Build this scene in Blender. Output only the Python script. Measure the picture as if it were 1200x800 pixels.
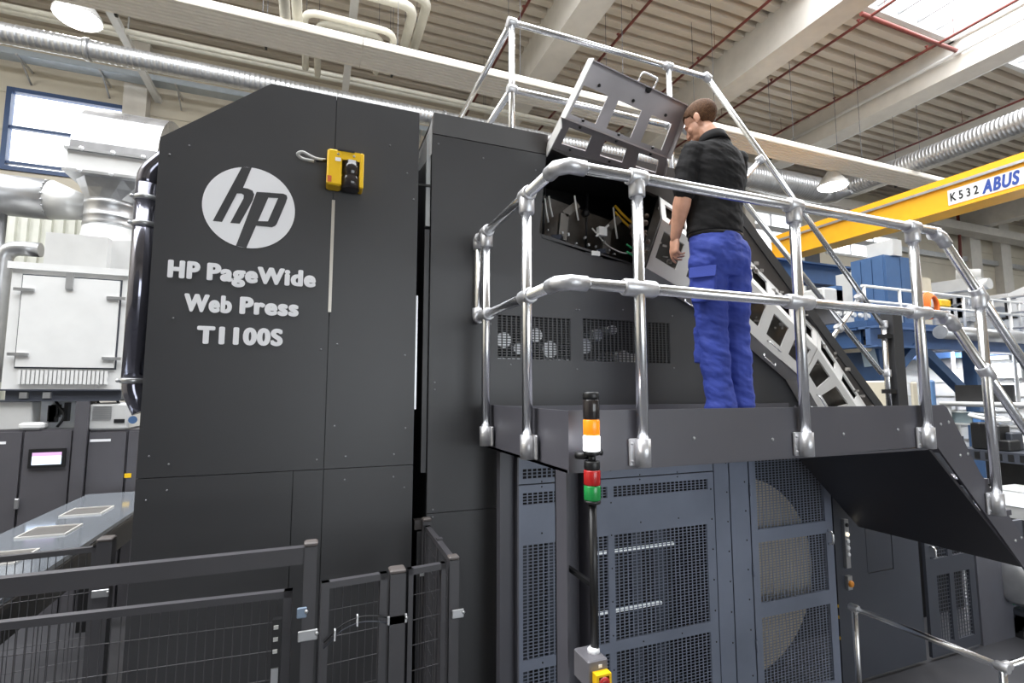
import bpy, math, random
from mathutils import Vector, Matrix
random.seed(7)
C = bpy.context.scene.collection
for o in list(bpy.data.objects):
    bpy.data.objects.remove(o)
SC = bpy.context.scene
PI = math.pi

# ---------------------------------------------------------------- camera
EYE = Vector((0, 0, 2.2))
YAW, PITCH, FPX = math.radians(21.25), math.radians(5.6), 596.0
cam = bpy.data.cameras.new('camera')
cam.sensor_width = 36.0
cam.lens = FPX / 1200 * 36.0
cam.clip_start = 0.05
cam.clip_end = 300
camo = bpy.data.objects.new('camera', cam)
camo.location = EYE
camo.rotation_euler = (PI / 2 + PITCH, 0, -YAW)
C.objects.link(camo)
SC.camera = camo

# ---------------------------------------------------------------- world, lights, exposure
SC.view_settings.view_transform = 'Standard'
SC.view_settings.look = 'None'
SC.view_settings.gamma = 1
SC.view_settings.use_curve_mapping = False
SC.view_settings.exposure = 0.9
w = bpy.data.worlds.new('overcast_sky')
SC.world = w
w.use_nodes = True
bg = w.node_tree.nodes['Background']
bg.inputs[0].default_value = (0.93, 0.97, 1.0, 1)
bg.inputs[1].default_value = 2.2


def area(name, loc, sx, sy, power, rot=(0, 0, 0), col=(1, 1, 1)):
    l = bpy.data.lights.new(name, 'AREA')
    l.shape = 'RECTANGLE'
    l.size, l.size_y = sx, sy
    l.energy = power
    l.color = col
    o = bpy.data.objects.new(name, l)
    o.location = loc
    o.rotation_euler = rot
    C.objects.link(o)
    return o


# daylight entering through the roof lights (one lamp lying in each strip of glazing)
area('roof_daylight', (5.0, 3.5, 11.25), 36, 7.6, 2900, col=(0.97, 0.98, 1.0))
# cool fill light, added at an assumed, unseen gate opening behind the photographer
area('gate_fill', (5.0, -11.75, 3.0), 10, 5.0, 130, rot=(PI / 2, 0, 0), col=(0.80, 0.90, 1.0))


def ray(x, y):
    F = Vector((math.sin(YAW) * math.cos(PITCH), math.cos(YAW) * math.cos(PITCH), math.sin(PITCH)))
    R = Vector((math.cos(YAW), -math.sin(YAW), 0))
    U = R.cross(F)
    return F * FPX + R * (x - 600) + U * (400 - y)


def pt(x, y, ax, v):
    """where the sight line of a photo pixel meets the plane ax = v of the hall (used to read off positions)"""
    d = ray(x, y)
    i = 'XYZ'.index(ax)
    return EYE + d * ((v - EYE[i]) / d[i])


# ---------------------------------------------------------------- materials
MATS = {}


def mat(name, col, rough=0.5, metal=0.0, var=0.06, scale=6.0, bump=0.0, bscale=60.0, emit=None, estr=0.0, alpha=1.0,
        trans=0.0, stretch=(1, 1, 1), rvar=0.0, spec=0.5):
    m = bpy.data.materials.new(name)
    m.use_nodes = True
    nt = m.node_tree
    b = nt.nodes['Principled BSDF']
    tc = nt.nodes.new('ShaderNodeTexCoord')
    mp = nt.nodes.new('ShaderNodeMapping')
    mp.inputs['Scale'].default_value = stretch
    nt.links.new(tc.outputs['Object'], mp.inputs[0])
    nz = nt.nodes.new('ShaderNodeTexNoise')
    nz.inputs['Scale'].default_value = scale
    nz.inputs['Detail'].default_value = 5
    nt.links.new(mp.outputs[0], nz.inputs['Vector'])
    rp = nt.nodes.new('ShaderNodeValToRGB')
    lo = [max(0, c * (1 - var)) for c in col]
    hi = [min(1, c * (1 + var)) for c in col]
    rp.color_ramp.elements[0].position = 0.3
    rp.color_ramp.elements[1].position = 0.7
    rp.color_ramp.elements[0].color = (*lo, 1)
    rp.color_ramp.elements[1].color = (*hi, 1)
    nt.links.new(nz.outputs['Fac'], rp.inputs[0])
    nt.links.new(rp.outputs[0], b.inputs['Base Color'])
    b.inputs['Roughness'].default_value = rough
    b.inputs['Metallic'].default_value = metal
    b.inputs['Specular IOR Level'].default_value = spec
    if rvar:
        mr = nt.nodes.new('ShaderNodeMapRange')
        mr.inputs['To Min'].default_value = max(0.02, rough - rvar)
        mr.inputs['To Max'].default_value = rough + rvar
        nt.links.new(nz.outputs['Fac'], mr.inputs['Value'])
        nt.links.new(mr.outputs[0], b.inputs['Roughness'])
    if bump:
        n2 = nt.nodes.new('ShaderNodeTexNoise')
        n2.inputs['Scale'].default_value = bscale
        n2.inputs['Detail'].default_value = 4
        nt.links.new(mp.outputs[0], n2.inputs['Vector'])
        bp = nt.nodes.new('ShaderNodeBump')
        bp.inputs['Strength'].default_value = bump
        bp.inputs['Distance'].default_value = 0.01
        nt.links.new(n2.outputs['Fac'], bp.inputs['Height'])
        nt.links.new(bp.outputs[0], b.inputs['Normal'])
    if emit:
        b.inputs['Emission Color'].default_value = (*emit, 1)
        b.inputs['Emission Strength'].default_value = estr
    if trans:
        b.inputs['Transmission Weight'].default_value = trans
        b.inputs['IOR'].default_value = 1.3
    if alpha < 1:
        b.inputs['Alpha'].default_value = alpha
    MATS[name] = m
    return m


DARK = mat('press_dark_lacquer', (0.040, 0.040, 0.043), 0.42, var=0.10, scale=1.5, bump=0.04, bscale=400, rvar=0.05)
DARK2 = mat('press_edge_lacquer', (0.050, 0.044, 0.042), 0.45, var=0.08)
BLUEP = mat('press_blue_grey_lacquer', (0.185, 0.210, 0.275), 0.40, var=0.12, scale=2.5, rvar=0.08)
KICK = mat('platform_grey_lacquer', (0.100, 0.098, 0.115), 0.40, var=0.08, scale=2.0, rvar=0.05)
DOORM = mat('dark_door_lacquer', (0.050, 0.055, 0.070), 0.40, var=0.08, scale=2.0)
BLACK = mat('black_plastic', (0.012, 0.012, 0.013), 0.4, var=0.2)
INSIDE = mat('black_interior', (0.010, 0.010, 0.011), 0.6, var=0.4, scale=9)
ALU = mat('aluminium_tube', (0.86, 0.87, 0.89), 0.27, metal=1.0, var=0.01, scale=4)
CAST = mat('cast_aluminium_fitting', (0.66, 0.66, 0.68), 0.42, metal=0.75, var=0.10, scale=30, bump=0.15, bscale=90)
SILVER = mat('silver_cover_lacquer', (0.66, 0.65, 0.63), 0.38, metal=0.15, var=0.04, scale=4)
STEELIN = mat('brushed_inner_steel', (0.46, 0.43, 0.44), 0.34, metal=0.45, var=0.12, scale=3, rvar=0.08)
GALV = mat('galvanised_sheet', (0.50, 0.505, 0.515), 0.36, metal=0.8, var=0.10, scale=8, rvar=0.08)
GALVW = mat('pale_galvanised_sheet', (0.66, 0.66, 0.65), 0.42, metal=0.35, var=0.05, scale=5)
WHITE = mat('white_lacquer', (0.72, 0.72, 0.71), 0.4, var=0.03)
VINYL = mat('white_vinyl', (0.82, 0.82, 0.84), 0.45, var=0.02)
CEILM = mat('roof_sheet_lacquer', (0.56, 0.50, 0.42), 0.45, var=0.03, scale=0.5)
BEAMM = mat('pale_concrete_beam', (0.66, 0.63, 0.58), 0.7, var=0.06, scale=3, bump=0.1)
WALLM = mat('beige_wall_sheet', (0.60, 0.55, 0.45), 0.55, var=0.04, scale=2)
WALLW = mat('white_wall_sheet', (0.74, 0.75, 0.75), 0.5, var=0.03)
FLOORM = mat('grey_screed_floor', (0.055, 0.055, 0.06), 0.35, var=0.15, scale=3, rvar=0.1)
RADM = mat('radiant_panel_lacquer', (0.84, 0.79, 0.70), 0.45, var=0.03)
PIPEM = mat('cream_pipe_lagging', (0.62, 0.60, 0.52), 0.45, var=0.06)
REDP = mat('red_sprinkler_pipe', (0.17, 0.036, 0.028), 0.5, var=0.12)
YELL = mat('crane_yellow', (0.85, 0.42, 0.02), 0.35, var=0.05)
YELL2 = mat('signal_yellow', (0.86, 0.52, 0.01), 0.35, var=0.04)
BLUEM = mat('machine_blue', (0.055, 0.115, 0.24), 0.45, var=0.06)
BLUED = mat('girder_blue', (0.030, 0.075, 0.18), 0.45, var=0.08)
FRAMEB = mat('window_frame_blue', (0.03, 0.07, 0.18), 0.4)
FENCE = mat('fence_grey_lacquer', (0.060, 0.058, 0.064), 0.42, var=0.06)
CABM = mat('cabinet_grey_lacquer', (0.085, 0.082, 0.092), 0.45, var=0.05)
CREAM = mat('cream_machine', (0.62, 0.56, 0.44), 0.5)
SKIN = mat('skin', (0.64, 0.34, 0.23), 0.5, var=0.10, scale=25, bump=0.05, bscale=120)
HAIR = mat('brown_hair', (0.105, 0.052, 0.026), 0.75, var=0.30, scale=90, bump=0.5, bscale=200, spec=0.2)
SHIRT = mat('black_polo_cotton', (0.0095, 0.009, 0.0095), 0.8, spec=0.25, var=0.2, bump=0.15, bscale=300)
TROUS = mat('royal_blue_workwear', (0.030, 0.055, 0.32), 0.75, var=0.12, scale=8, bump=0.2, bscale=250)
SHOE = mat('black_leather', (0.015, 0.014, 0.014), 0.4)
ORNG = mat('amber_lens', (0.95, 0.30, 0.01), 0.2, emit=(1, 0.32, 0.02), estr=0.25)
LAMPW = mat('lit_white_lens', (0.9, 0.9, 0.95), 0.2, emit=(0.92, 0.95, 1), estr=6.0)
REDL = mat('red_lens', (0.50, 0.02, 0.02), 0.2)
GREENL = mat('green_lens', (0.02, 0.30, 0.07), 0.2)
CLEARB = mat('smoked_lens', (0.03, 0.025, 0.025), 0.1)
LAMPE = mat('lit_lamp_glass', (1, 1, 1), 0.3, emit=(1, 0.98, 0.94), estr=14)
GLOWM = mat('faint_white_glow', (1, 1, 1), 0.3, emit=(0.85, 0.93, 1), estr=0.25)  # emission stands in for light reflected off the inner bars
SCREEN = mat('lit_screen', (0.6, 0.7, 0.85), 0.3, emit=(0.62, 0.74, 0.92), estr=0.8)
SCREEN2 = mat('lit_screen_header', (0.5, 0.3, 0.5), 0.3, emit=(0.50, 0.30, 0.55), estr=0.6)
PAPER = mat('cream_paper_roll', (0.50, 0.43, 0.32), 0.6, var=0.05)
WIREY = mat('yellow_cable', (0.75, 0.45, 0.02), 0.5)
WIREG = mat('green_cable', (0.02, 0.30, 0.12), 0.5)
WIREW = mat('grey_cable', (0.55, 0.55, 0.53), 0.5)
ORANGEC = mat('orange_cable', (0.85, 0.17, 0.02), 0.5)
INKB = mat('blue_print', (0.02, 0.06, 0.30), 0.5)
INKK = mat('black_print', (0.01, 0.01, 0.01), 0.5)
PVCP = mat('dark_chrome_pipe', (0.20, 0.20, 0.24), 0.13, metal=0.85, var=0.1)
GLASS = mat('window_glass', (1, 1, 1), 0.02, trans=1.0, var=0.0)
FROST = mat('roof_light_glass', (1, 1, 1), 0.3, trans=1.0, var=0.0)


# ---------------------------------------------------------------- mesh builder
def frame(d):
    d = d.normalized()
    a = Vector((0, 0, 1)) if abs(d.z) < 0.9 else Vector((1, 0, 0))
    u = d.cross(a).normalized()
    return u, d.cross(u)


class MB:
    def __init__(s):
        s.v, s.f, s.sm = [], [], []

    def add(s, vs, fs, smooth=False):
        n = len(s.v)
        s.v += [Vector(p) for p in vs]
        s.f += [tuple(i + n for i in f) for f in fs]
        s.sm += [smooth] * len(fs)
        return s

    def box(s, x0, x1, y0, y1, z0, z1):
        vs = [(x, y, z) for z in (z0, z1) for y in (y0, y1) for x in (x0, x1)]
        return s.add(vs, [(0, 2, 3, 1), (4, 5, 7, 6), (0, 1, 5, 4), (2, 6, 7, 3), (0, 4, 6, 2), (1, 3, 7, 5)])

    def obox(s, c, dx, dy, dz):
        """box about c with half-axis vectors"""
        c, dx, dy, dz = Vector(c), Vector(dx), Vector(dy), Vector(dz)
        vs = [c + dx * i + dy * j + dz * k for k in (-1, 1) for j in (-1, 1) for i in (-1, 1)]
        return s.add(vs, [(0, 2, 3, 1), (4, 5, 7, 6), (0, 1, 5, 4), (2, 6, 7, 3), (0, 4, 6, 2), (1, 3, 7, 5)])

    def bar(s, p, q, wd, ht, up=(0, 0, 1)):
        p, q = Vector(p), Vector(q)
        d = (q - p)
        a = d.normalized().cross(Vector(up)).normalized()
        b = a.cross(d.normalized())
        return s.obox((p + q) / 2, d / 2, a * wd / 2, b * ht / 2)

    def bevbox(s, x0, x1, y0, y1, z0, z1, b=0.01):
        """box with its vertical and front edges chamfered"""
        pts = [(x0 + b, y0), (x1 - b, y0), (x1, y0 + b), (x1, y1 - b), (x1 - b, y1), (x0 + b, y1), (x0, y1 - b), (x0, y0 + b)]
        cx, cy = (x0 + x1) / 2, (y0 + y1) / 2
        def inset(p):
            return (cx + (p[0] - cx) * (1 - b / max(1e-6, (x1 - x0) / 2)), cy + (p[1] - cy) * (1 - b / max(1e-6, (y1 - y0) / 2)))
        rings = []
        for z, ins in ((z0, 1), (z0 + b, 0), (z1 - b, 0), (z1, 1)):
            rings.append([(*(inset(p) if ins else p), z) for p in pts])
        return s.rings(rings, smooth=False)

    def rings(s, rings, smooth=True, cap=True, closed=False):
        n = len(rings[0])
        vs = [p for r in rings for p in r]
        fs = []
        m = len(rings)
        for i in range(m if closed else m - 1):
            for j in range(n):
                a, b = i * n + j, i * n + (j + 1) % n
                c, d = ((i + 1) % m) * n + (j + 1) % n, ((i + 1) % m) * n + j
                fs.append((a, b, c, d))
        s.add(vs, fs, smooth)
        if cap and not closed:
            k = len(s.v) - len(vs)
            s.f.append(tuple(k + j for j in reversed(range(n))))
            s.f.append(tuple(k + (m - 1) * n + j for j in range(n)))
            s.sm += [False, False]
        return s

    def tube(s, p, q, r, n=12, r2=None, cap=True):
        p, q = Vector(p), Vector(q)
        u, v = frame(q - p)
        r2 = r if r2 is None else r2
        R = [[c + (u * math.cos(2 * PI * k / n) + v * math.sin(2 * PI * k / n)) * rr for k in range(n)] for c, rr in ((p, r), (q, r2))]
        return s.rings(R, True, cap)

    def path(s, pts, r, n=8, bend=0.0, steps=4, cap=True):
        """tube along a polyline; bend > 0 rounds the corners"""
        P = [Vector(p) for p in pts]
        if bend:
            Q = [P[0]]
            for a, b, c in zip(P, P[1:], P[2:]):
                d1, d2 = (a - b), (c - b)
                l = min(bend, d1.length * .49, d2.length * .49)
                s1, s2 = b + d1.normalized() * l, b + d2.normalized() * l
                for k in range(steps + 1):
                    t = k / steps
                    Q.append(s1 * (1 - t) ** 2 + b * 2 * t * (1 - t) + s2 * t * t)
            Q.append(P[-1])
            P = Q
        R = []
        u = None
        for i, p in enumerate(P):
            d = (P[min(i + 1, len(P) - 1)] - P[max(i - 1, 0)]).normalized()
            if u is None:
                u, v = frame(d)
            else:
                u = (u - d * u.dot(d)).normalized()
                v = d.cross(u)
            rr = r[i] if isinstance(r, (list, tuple)) else r
            R.append([p + (u * math.cos(2 * PI * k / n) + v * math.sin(2 * PI * k / n)) * rr for k in range(n)])
        return s.rings(R, True, cap)

    def prism(s, poly, ax, a, b, smooth=False):
        """polygon extruded along ax: for ax Y the polygon is (x,z), for X (y,z), for Z (x,y)"""
        def P(p, t):
            return {'Y': (p[0], t, p[1]), 'X': (t, p[0], p[1]), 'Z': (p[0], p[1], t)}[ax]
        n = len(poly)
        vs = [P(p, a) for p in poly] + [P(p, b) for p in poly]
        fs = [tuple(range(n)), tuple(reversed(range(n, 2 * n)))] + [(i, n + i, n + (i + 1) % n, (i + 1) % n) for i in range(n)]
        return s.add(vs, fs, smooth)

    def lathe(s, base, prof, n=20, axis=(0, 0, 1)):
        base = Vector(base)
        ax = Vector(axis).normalized()
        u, v = frame(ax)
        R = [[base + ax * h + (u * math.cos(2 * PI * k / n) + v * math.sin(2 * PI * k / n)) * max(r, 1e-4) for k in range(n)] for r, h in prof]
        return s.rings(R, True, True)

    def ball(s, c, rx, ry=None, rz=None, n=14, m=9, M=None):
        ry = rx if ry is None else ry
        rz = rx if rz is None else rz
        c = Vector(c)
        R = []
        for i in range(m + 1):
            t = PI * (i + 0.02) / (m + 0.04)
            ring = []
            for k in range(n):
                a = 2 * PI * k / n
                p = Vector((rx * math.sin(t) * math.cos(a), ry * math.sin(t) * math.sin(a), -rz * math.cos(t)))
                ring.append(c + (M @ p if M else p))
            R.append(ring)
        return s.rings(R, True, True)

    def sheet(s, x0, x1, z0, z1, y0, y1, holes=()):
        """upright sheet in the XZ plane with rectangular openings (hx0,hx1,hz0,hz1)"""
        zs = sorted({z0, z1, *[min(max(h[2], z0), z1) for h in holes], *[min(max(h[3], z0), z1) for h in holes]})
        for a, b in zip(zs, zs[1:]):
            if b - a < 1e-5:
                continue
            m = (a + b) / 2
            hs = sorted((h[0], h[1]) for h in holes if h[2] < m < h[3])
            x = x0
            for h0, h1 in hs:
                if h0 > x:
                    s.box(x, h0, y0, y1, a, b)
                x = max(x, h1)
            if x < x1:
                s.box(x, x1, y0, y1, a, b)
        return s

    def xform(s, M):
        s.v = [M @ p for p in s.v]
        return s

    def build(s, name, m, parent=None, top=False, recalc=True):
        me = bpy.data.meshes.new(name)
        off = Vector((0, 0, 0))
        if parent is not None:
            p = parent
            while p is not None:
                off += p.location
                p = p.parent
        elif top:
            xs = [p.x for p in s.v]; ys = [p.y for p in s.v]; zs = [p.z for p in s.v]
            off = Vector(((min(xs) + max(xs)) / 2, (min(ys) + max(ys)) / 2, min(zs)))
        me.from_pydata([tuple(p - off) for p in s.v], [], s.f)
        me.polygons.foreach_set('use_smooth', s.sm)
        if recalc:
            import bmesh
            bm = bmesh.new(); bm.from_mesh(me)
            bmesh.ops.recalc_face_normals(bm, faces=bm.faces)
            bm.to_mesh(me); bm.free()
        me.materials.append(m)
        o = bpy.data.objects.new(name, me)
        C.objects.link(o)
        if parent is not None:
            o.parent = parent
        elif top:
            o.location = off
        return o


def tag(o, label=None, cat=None, group=None, kind=None):
    if label: o['label'] = label
    if cat: o['category'] = cat
    if group: o['group'] = group
    if kind: o['kind'] = kind
    return o


def empty(name, loc, label=None, cat=None, group=None, kind=None):
    o = bpy.data.objects.new(name, None)
    o.empty_display_size = 0.2
    o.location = loc
    C.objects.link(o)
    return tag(o, label, cat, group, kind)


def stuff(o):
    o['kind'] = 'stuff'
    return o


def plab(o, l):
    o['label'] = l
    return o


def copy_tree(o, parent=None):
    c = o.copy()
    C.objects.link(c)
    if parent is not None:
        c.parent = parent
    for ch in [x for x in C.objects if x.parent == o]:
        copy_tree(ch, c)
    return c


def text_mb(txt, size, offset=0.0, extrude=0.002, shear=0.0, spacing=1.0, align='CENTER'):
    cu = bpy.data.curves.new('lettering', 'FONT')
    cu.body = txt
    cu.size = size
    cu.offset = offset
    cu.extrude = extrude
    cu.shear = shear
    cu.space_character = spacing
    cu.align_x = align
    o = bpy.data.objects.new('lettering', cu)
    C.objects.link(o)
    bpy.context.view_layer.update()
    me = bpy.data.meshes.new_from_object(o.evaluated_get(bpy.context.evaluated_depsgraph_get()))
    b = MB()
    b.add([v.co.copy() for v in me.vertices], [tuple(p.vertices) for p in me.polygons])
    bpy.data.objects.remove(o)
    bpy.data.curves.remove(cu)
    bpy.data.meshes.remove(me)
    return b


def bold(b, d):
    """heavier lettering: the same glyphs repeated around a small circle (keeps the counters open)"""
    o = MB()
    for k in range(16):
        t = Vector((d * math.cos(PI * k / 8), d * .7 * math.sin(PI * k / 8), k * 0.00006))
        o.add([p + t for p in b.v], b.f)
    return o

# ================================================================= THE HALL
ZC, YW = 11.4, 15.5            # underside of the roof sheet, inner face of the rear wall
XL, XR, YF = -12.0, 40.0, -12.0
fl = MB().box(XL, XR, YF, YW, -0.1, 0).build('floor', FLOORM); tag(fl, kind='structure')

# roof sheets: trapezoid profile running along X, one sheet per bay between the beams
BEAMS = [(5.00, 5.68), (10.17, 10.85), (15.32, 16.0), (20.5, 21.2), (25.7, 26.4), (30.9, 31.6)]
SKY = [(-0.4, 7.55)]      # roof-light strips (Y ranges)
ceil = empty('ceiling', (0, 0, ZC), kind='structure')
def corr(y0, y1, pitch=0.37, dep=0.16):
    p, y = [], y0
    while y < y1 - 1e-6:
        for dy, z in ((0, 0), (0.52, 0), (0.60, dep), (0.92, dep)):
            p.append((min(y + dy * pitch, y1), ZC + z))
        y += pitch
    p.append((y1, ZC))
    return p
edges = [XL] + [b[1] for b in BEAMS] + [XR]
starts = [XL] + [b[0] for b in BEAMS]
for i in range(len(edges) - 1):
    xa, xb = edges[i] - (0.3 if i else 0), edges[i + 1]
    for ya, yb in ((SKY[0][1], YW), (YF, SKY[0][0])):
        pr = corr(ya, yb)
        mb = MB()
        n = len(pr)
        mb.add([(x, y, z) for x in (xa, xb) for y, z in pr], [(k, k + 1, n + k + 1, n + k) for k in range(n - 1)])
        mb.build('roof_sheet', CEILM, ceil, recalc=False)
for i, (a, b) in enumerate(BEAMS):
    bm_ = MB().prism([(a, ZC - 0.95), (b, ZC - 0.95), (b, ZC + 0.1), (a, ZC + 0.1)], 'Y', YF, YW)
    tag(bm_.build('trim_%d' % (i + 1), BEAMM), kind='structure')
# roof lights: glazing bars and panes in the strip that shows at the upper right
k = 1
for i in range(1, 6):
    x0, x1 = BEAMS[i - 1][1], BEAMS[i][0]
    rl = empty('window_%d' % k, ((x0 + x1) / 2, 4.4, ZC), kind='structure'); k += 1
    ya, yb = SKY[0]
    fr = MB()
    fr.box(x0, x1, yb - 0.12, yb, ZC - 0.10, ZC + 0.25); fr.box(x0, x1, ya, ya + 0.12, ZC - 0.10, ZC + 0.25)
    fr.box(x0, x0 + 0.1, ya, yb, ZC - 0.1, ZC + 0.25); fr.box(x1 - 0.1, x1, ya, yb, ZC - 0.1, ZC + 0.25)
    fr.build('glazing_frame', WHITE, rl)
    for j in range(1, 6):
        xx = x0 + (x1 - x0) * j / 6
        MB().box(xx - 0.02, xx + 0.02, ya, yb, ZC + 0.02, ZC + 0.10).build('glazing_bar', GALV, rl)

# rear wall with its openings
def wx(px, py): return pt(px, py, 'Y', YW)
wa, wb = wx(13, 108), wx(6, 196)
HOLES = [(wa.x, wa.x + 2.35, wb.z, wa.z + 0.05), (wx(868, 300).x, wx(940, 300).x, wx(900, 352).z, wx(900, 250).z),
         (wx(968, 290).x, wx(1050, 290).x, wx(1000, 300).z, wx(1000, 272).z), (-11, -9.2, wb.z, wa.z)]
rw = empty('wall_rear', (0, YW, 0), kind='structure')
xs = [XL, -4.6, 2.0, 8.0, 14.0, 20.0, 26.0, XR]
zb = 0.0
hcut = sorted({0.0, ZC + 0.1, *[h[2] for h in HOLES], *[h[3] for h in HOLES]})
for xa, xb in zip(xs, xs[1:]):
    z = 0.0
    while z < ZC:                       # horizontal cladding boards, each a piece of its own
        z2 = min(z + 0.95, ZC + 0.1)
        mb = MB().sheet(xa + 0.004, xb - 0.004, z + 0.006, z2 - 0.006, YW, YW + 0.08, [h for h in HOLES if h[0] < xb and h[1] > xa])
        if mb.v:
            mb.build('cladding_board', WALLM, rw)
        z = z2
MB().sheet(XL, XR, 0, ZC + 0.1, YW + 0.08, YW + 0.2, HOLES).build('wall_core', WALLM, rw)
for i, (h, rows, cols) in enumerate(zip(HOLES, ((0.47, 0.93), (0.5,), (), (0.47,)), ((), (0.5,), (0.33, 0.66), ()))):
    we = empty('window_%d' % k, ((h[0] + h[1]) / 2, YW, h[2]), kind='structure'); k += 1
    fr = MB(); t = 0.065
    fr.sheet(h[0] - t, h[1] + t, h[2] - t, h[3] + t, YW - 0.06, YW + 0.12, [(h[0] + t * .6, h[1] - t * .6, h[2] + t * .6, h[3] - t * .6)])
    fr.build('window_frame', FRAMEB if i in (0, 3) else GALVW, we)
    for r_ in rows:
        zz = h[3] + (h[2] - h[3]) * r_
        MB().box(h[0], h[1], YW - 0.02, YW + 0.08, zz - 0.035, zz + 0.035).build('glazing_bar', FRAMEB if i in (0, 3) else GALV, we)
    for c_ in cols:
        xx = h[0] + (h[1] - h[0]) * c_
        MB().box(xx - 0.035, xx + 0.035, YW - 0.02, YW + 0.08, h[2], h[3]).build('glazing_bar', GALV, we)
    MB().box(h[0], h[1], YW + 0.03, YW + 0.04, h[2], h[3]).build('pane', GLASS, we)
tag(MB().box(XL - 0.2, XL, YF, YW, 0, ZC + 0.1).build('wall_left', WALLM), kind='structure')
tag(MB().box(XR, XR + 0.2, YF, YW, 0, ZC + 0.1).build('wall_right', WALLW), kind='structure')
tag(MB().sheet(XL, XR, 0, ZC + 0.1, YF - 0.2, YF, [(0, 10, 0.5, 5.5)]).build('wall_front', WALLM), kind='structure')
# columns and the crane runway on the rear wall
n = 10
for cx, cw in ((wx(149, 130).x, 0.5), (10.5, 0.5), (16.0, 0.5), (wx(1166, 320).x, 0.9), (31.0, 0.9)):
    tag(MB().box(cx, cx + cw, YW - 0.35, YW, 0, ZC - 0.1).build('trim_%d' % n, BEAMM), kind='structure'); n += 1
z0 = wx(1075, 262).z
tag(MB().box(14, XR, YW - 1.0, YW - 0.35, z0 - 0.4, z0).build('trim_%d' % n, BEAMM), kind='structure'); n += 1
z1 = wx(1100, 300).z
tag(MB().box(14, XR, YW - 0.2, YW, z1 - 0.12, z1 + 0.12).build('trim_%d' % n, GALV), kind='structure'); n += 1

# ceiling fittings ---------------------------------------------------------------------------------
def hallz(z): return 2.2 + (z - 2.2) * 1.6
# long ribbed radiant heating panel
ZR = hallz(6.0)
ya, yb = pt(300, 22, 'Z', ZR).y, pt(300, 53, 'Z', ZR).y
xe = pt(1088, 225, 'Z', ZR).x
rad = empty('radiant_heating_panel', (5, (ya + yb) / 2, ZR), 'long white ribbed radiant heating panel hung crosswise under the roof', 'heater')
prof = []
nr = 8
for i in range(nr):
    y0 = ya + (yb - ya) * i / nr; dy = (yb - ya) / nr
    prof += [(y0, ZR + 0.03), (y0 + dy * 0.2, ZR), (y0 + dy * 0.8, ZR), (y0 + dy * 0.97, ZR + 0.03)]
prof += [(yb, ZR + 0.03), (yb, ZR + 0.13), (ya, ZR + 0.13)]
xs_ = [-9.0, -4.2, 0.6, 5.4, 10.2, xe]
for a, b in zip(xs_, xs_[1:]):
    MB().prism(prof, 'X', a + 0.006, b - 0.006).build('panel_section', RADM, rad)
for x in [-6, -3.2, -1.0, 1.2, 3.6, 6, 8.5, 11, 13.5, 16]:
    for y in (ya + 0.03, yb - 0.03):
        MB().box(x - 0.004, x + 0.004, y - 0.004, y + 0.004, ZR + 0.13, ZC).build('hanger_rod', DOORM, rad)
    MB().box(x - 0.02, x + 0.02, yb - 0.01, yb + 0.05, ZR - 0.02, ZR + 0.16).build('clip', BLACK, rad)
# second radiant panel nearer the camera, at the very top left
mb = MB()
# round hall lamps
def lamp(px, py, z, r, lab):
    p = pt(px, py, 'Z', z)
    e = empty('hall_lamp', p, lab, 'lamp', 'round hall lamps')
    MB().lathe((p.x, p.y, p.z + 0.02), [(r * 1.06, 0), (r * 1.06, 0.05), (r * 0.6, 0.30), (r * 0.3, 0.45), (0.05, 0.5)], 24).build('lamp_shade', WHITE, e)
    MB().lathe((p.x, p.y, p.z), [(r * 0.6, -0.05), (r * 0.9, -0.03), (r, 0.0), (r, 0.02)], 24).build('lamp_glass', LAMPE, e)
    MB().tube((p.x, p.y, p.z + 0.5), (p.x, p.y, ZR - 0.0 if ya - .1 < p.y < yb + .1 and p.x < xe else ZC), 0.012, 6).build('hanger_rod', GALV, e)
    return e
lamp(91, 22, hallz(6.6), 0.36, 'round lit hall lamp at the top left, in front of the spiral duct')
lamp(976, 219, hallz(5.75), 0.36, 'round lit hall lamp under the roof beyond the stair rails, near the duct elbow')

# spiral duct along the rear wall
ZD = hallz(6.0)
pa = pt(0, 38, 'Z', ZD); yd = pa.y
def ribbed(mb, p, q, r, pitch, n=16):
    p, q = Vector(p), Vector(q)
    L = (q - p).length; d = (q - p) / L
    u, v = frame(d)
    R = []
    k = int(L / pitch)
    for i in range(k):
        for t, rr in ((0, r), (0.7, r), (0.8, r + 0.006), (0.95, r + 0.006)):
            c = p + d * (i + t) * pitch
            R.append([c + (u * math.cos(2 * PI * j / n) + v * math.sin(2 * PI * j / n)) * rr for j in range(n)])
    R.append([q + (u * math.cos(2 * PI * j / n) + v * math.sin(2 * PI * j / n)) * r for j in range(n)])
    return mb.rings(R, True, True)
du = empty('spiral_duct', (3, yd, ZD), 'long thin spiral-seamed silver duct along the beige rear wall', 'duct')
for a, b in ((-11.5, -4.0), (-3.98, 2.5), (2.52, 9.5)):
    ribbed(MB(), (a, yd, ZD), (b, yd, ZD), 0.17, 0.09).build('duct_section', GALV, du)
    MB().tube((a - 0.03, yd, ZD), (a + 0.04, yd, ZD), 0.195, 16).build('coupling_ring', GALV, du)
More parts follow.
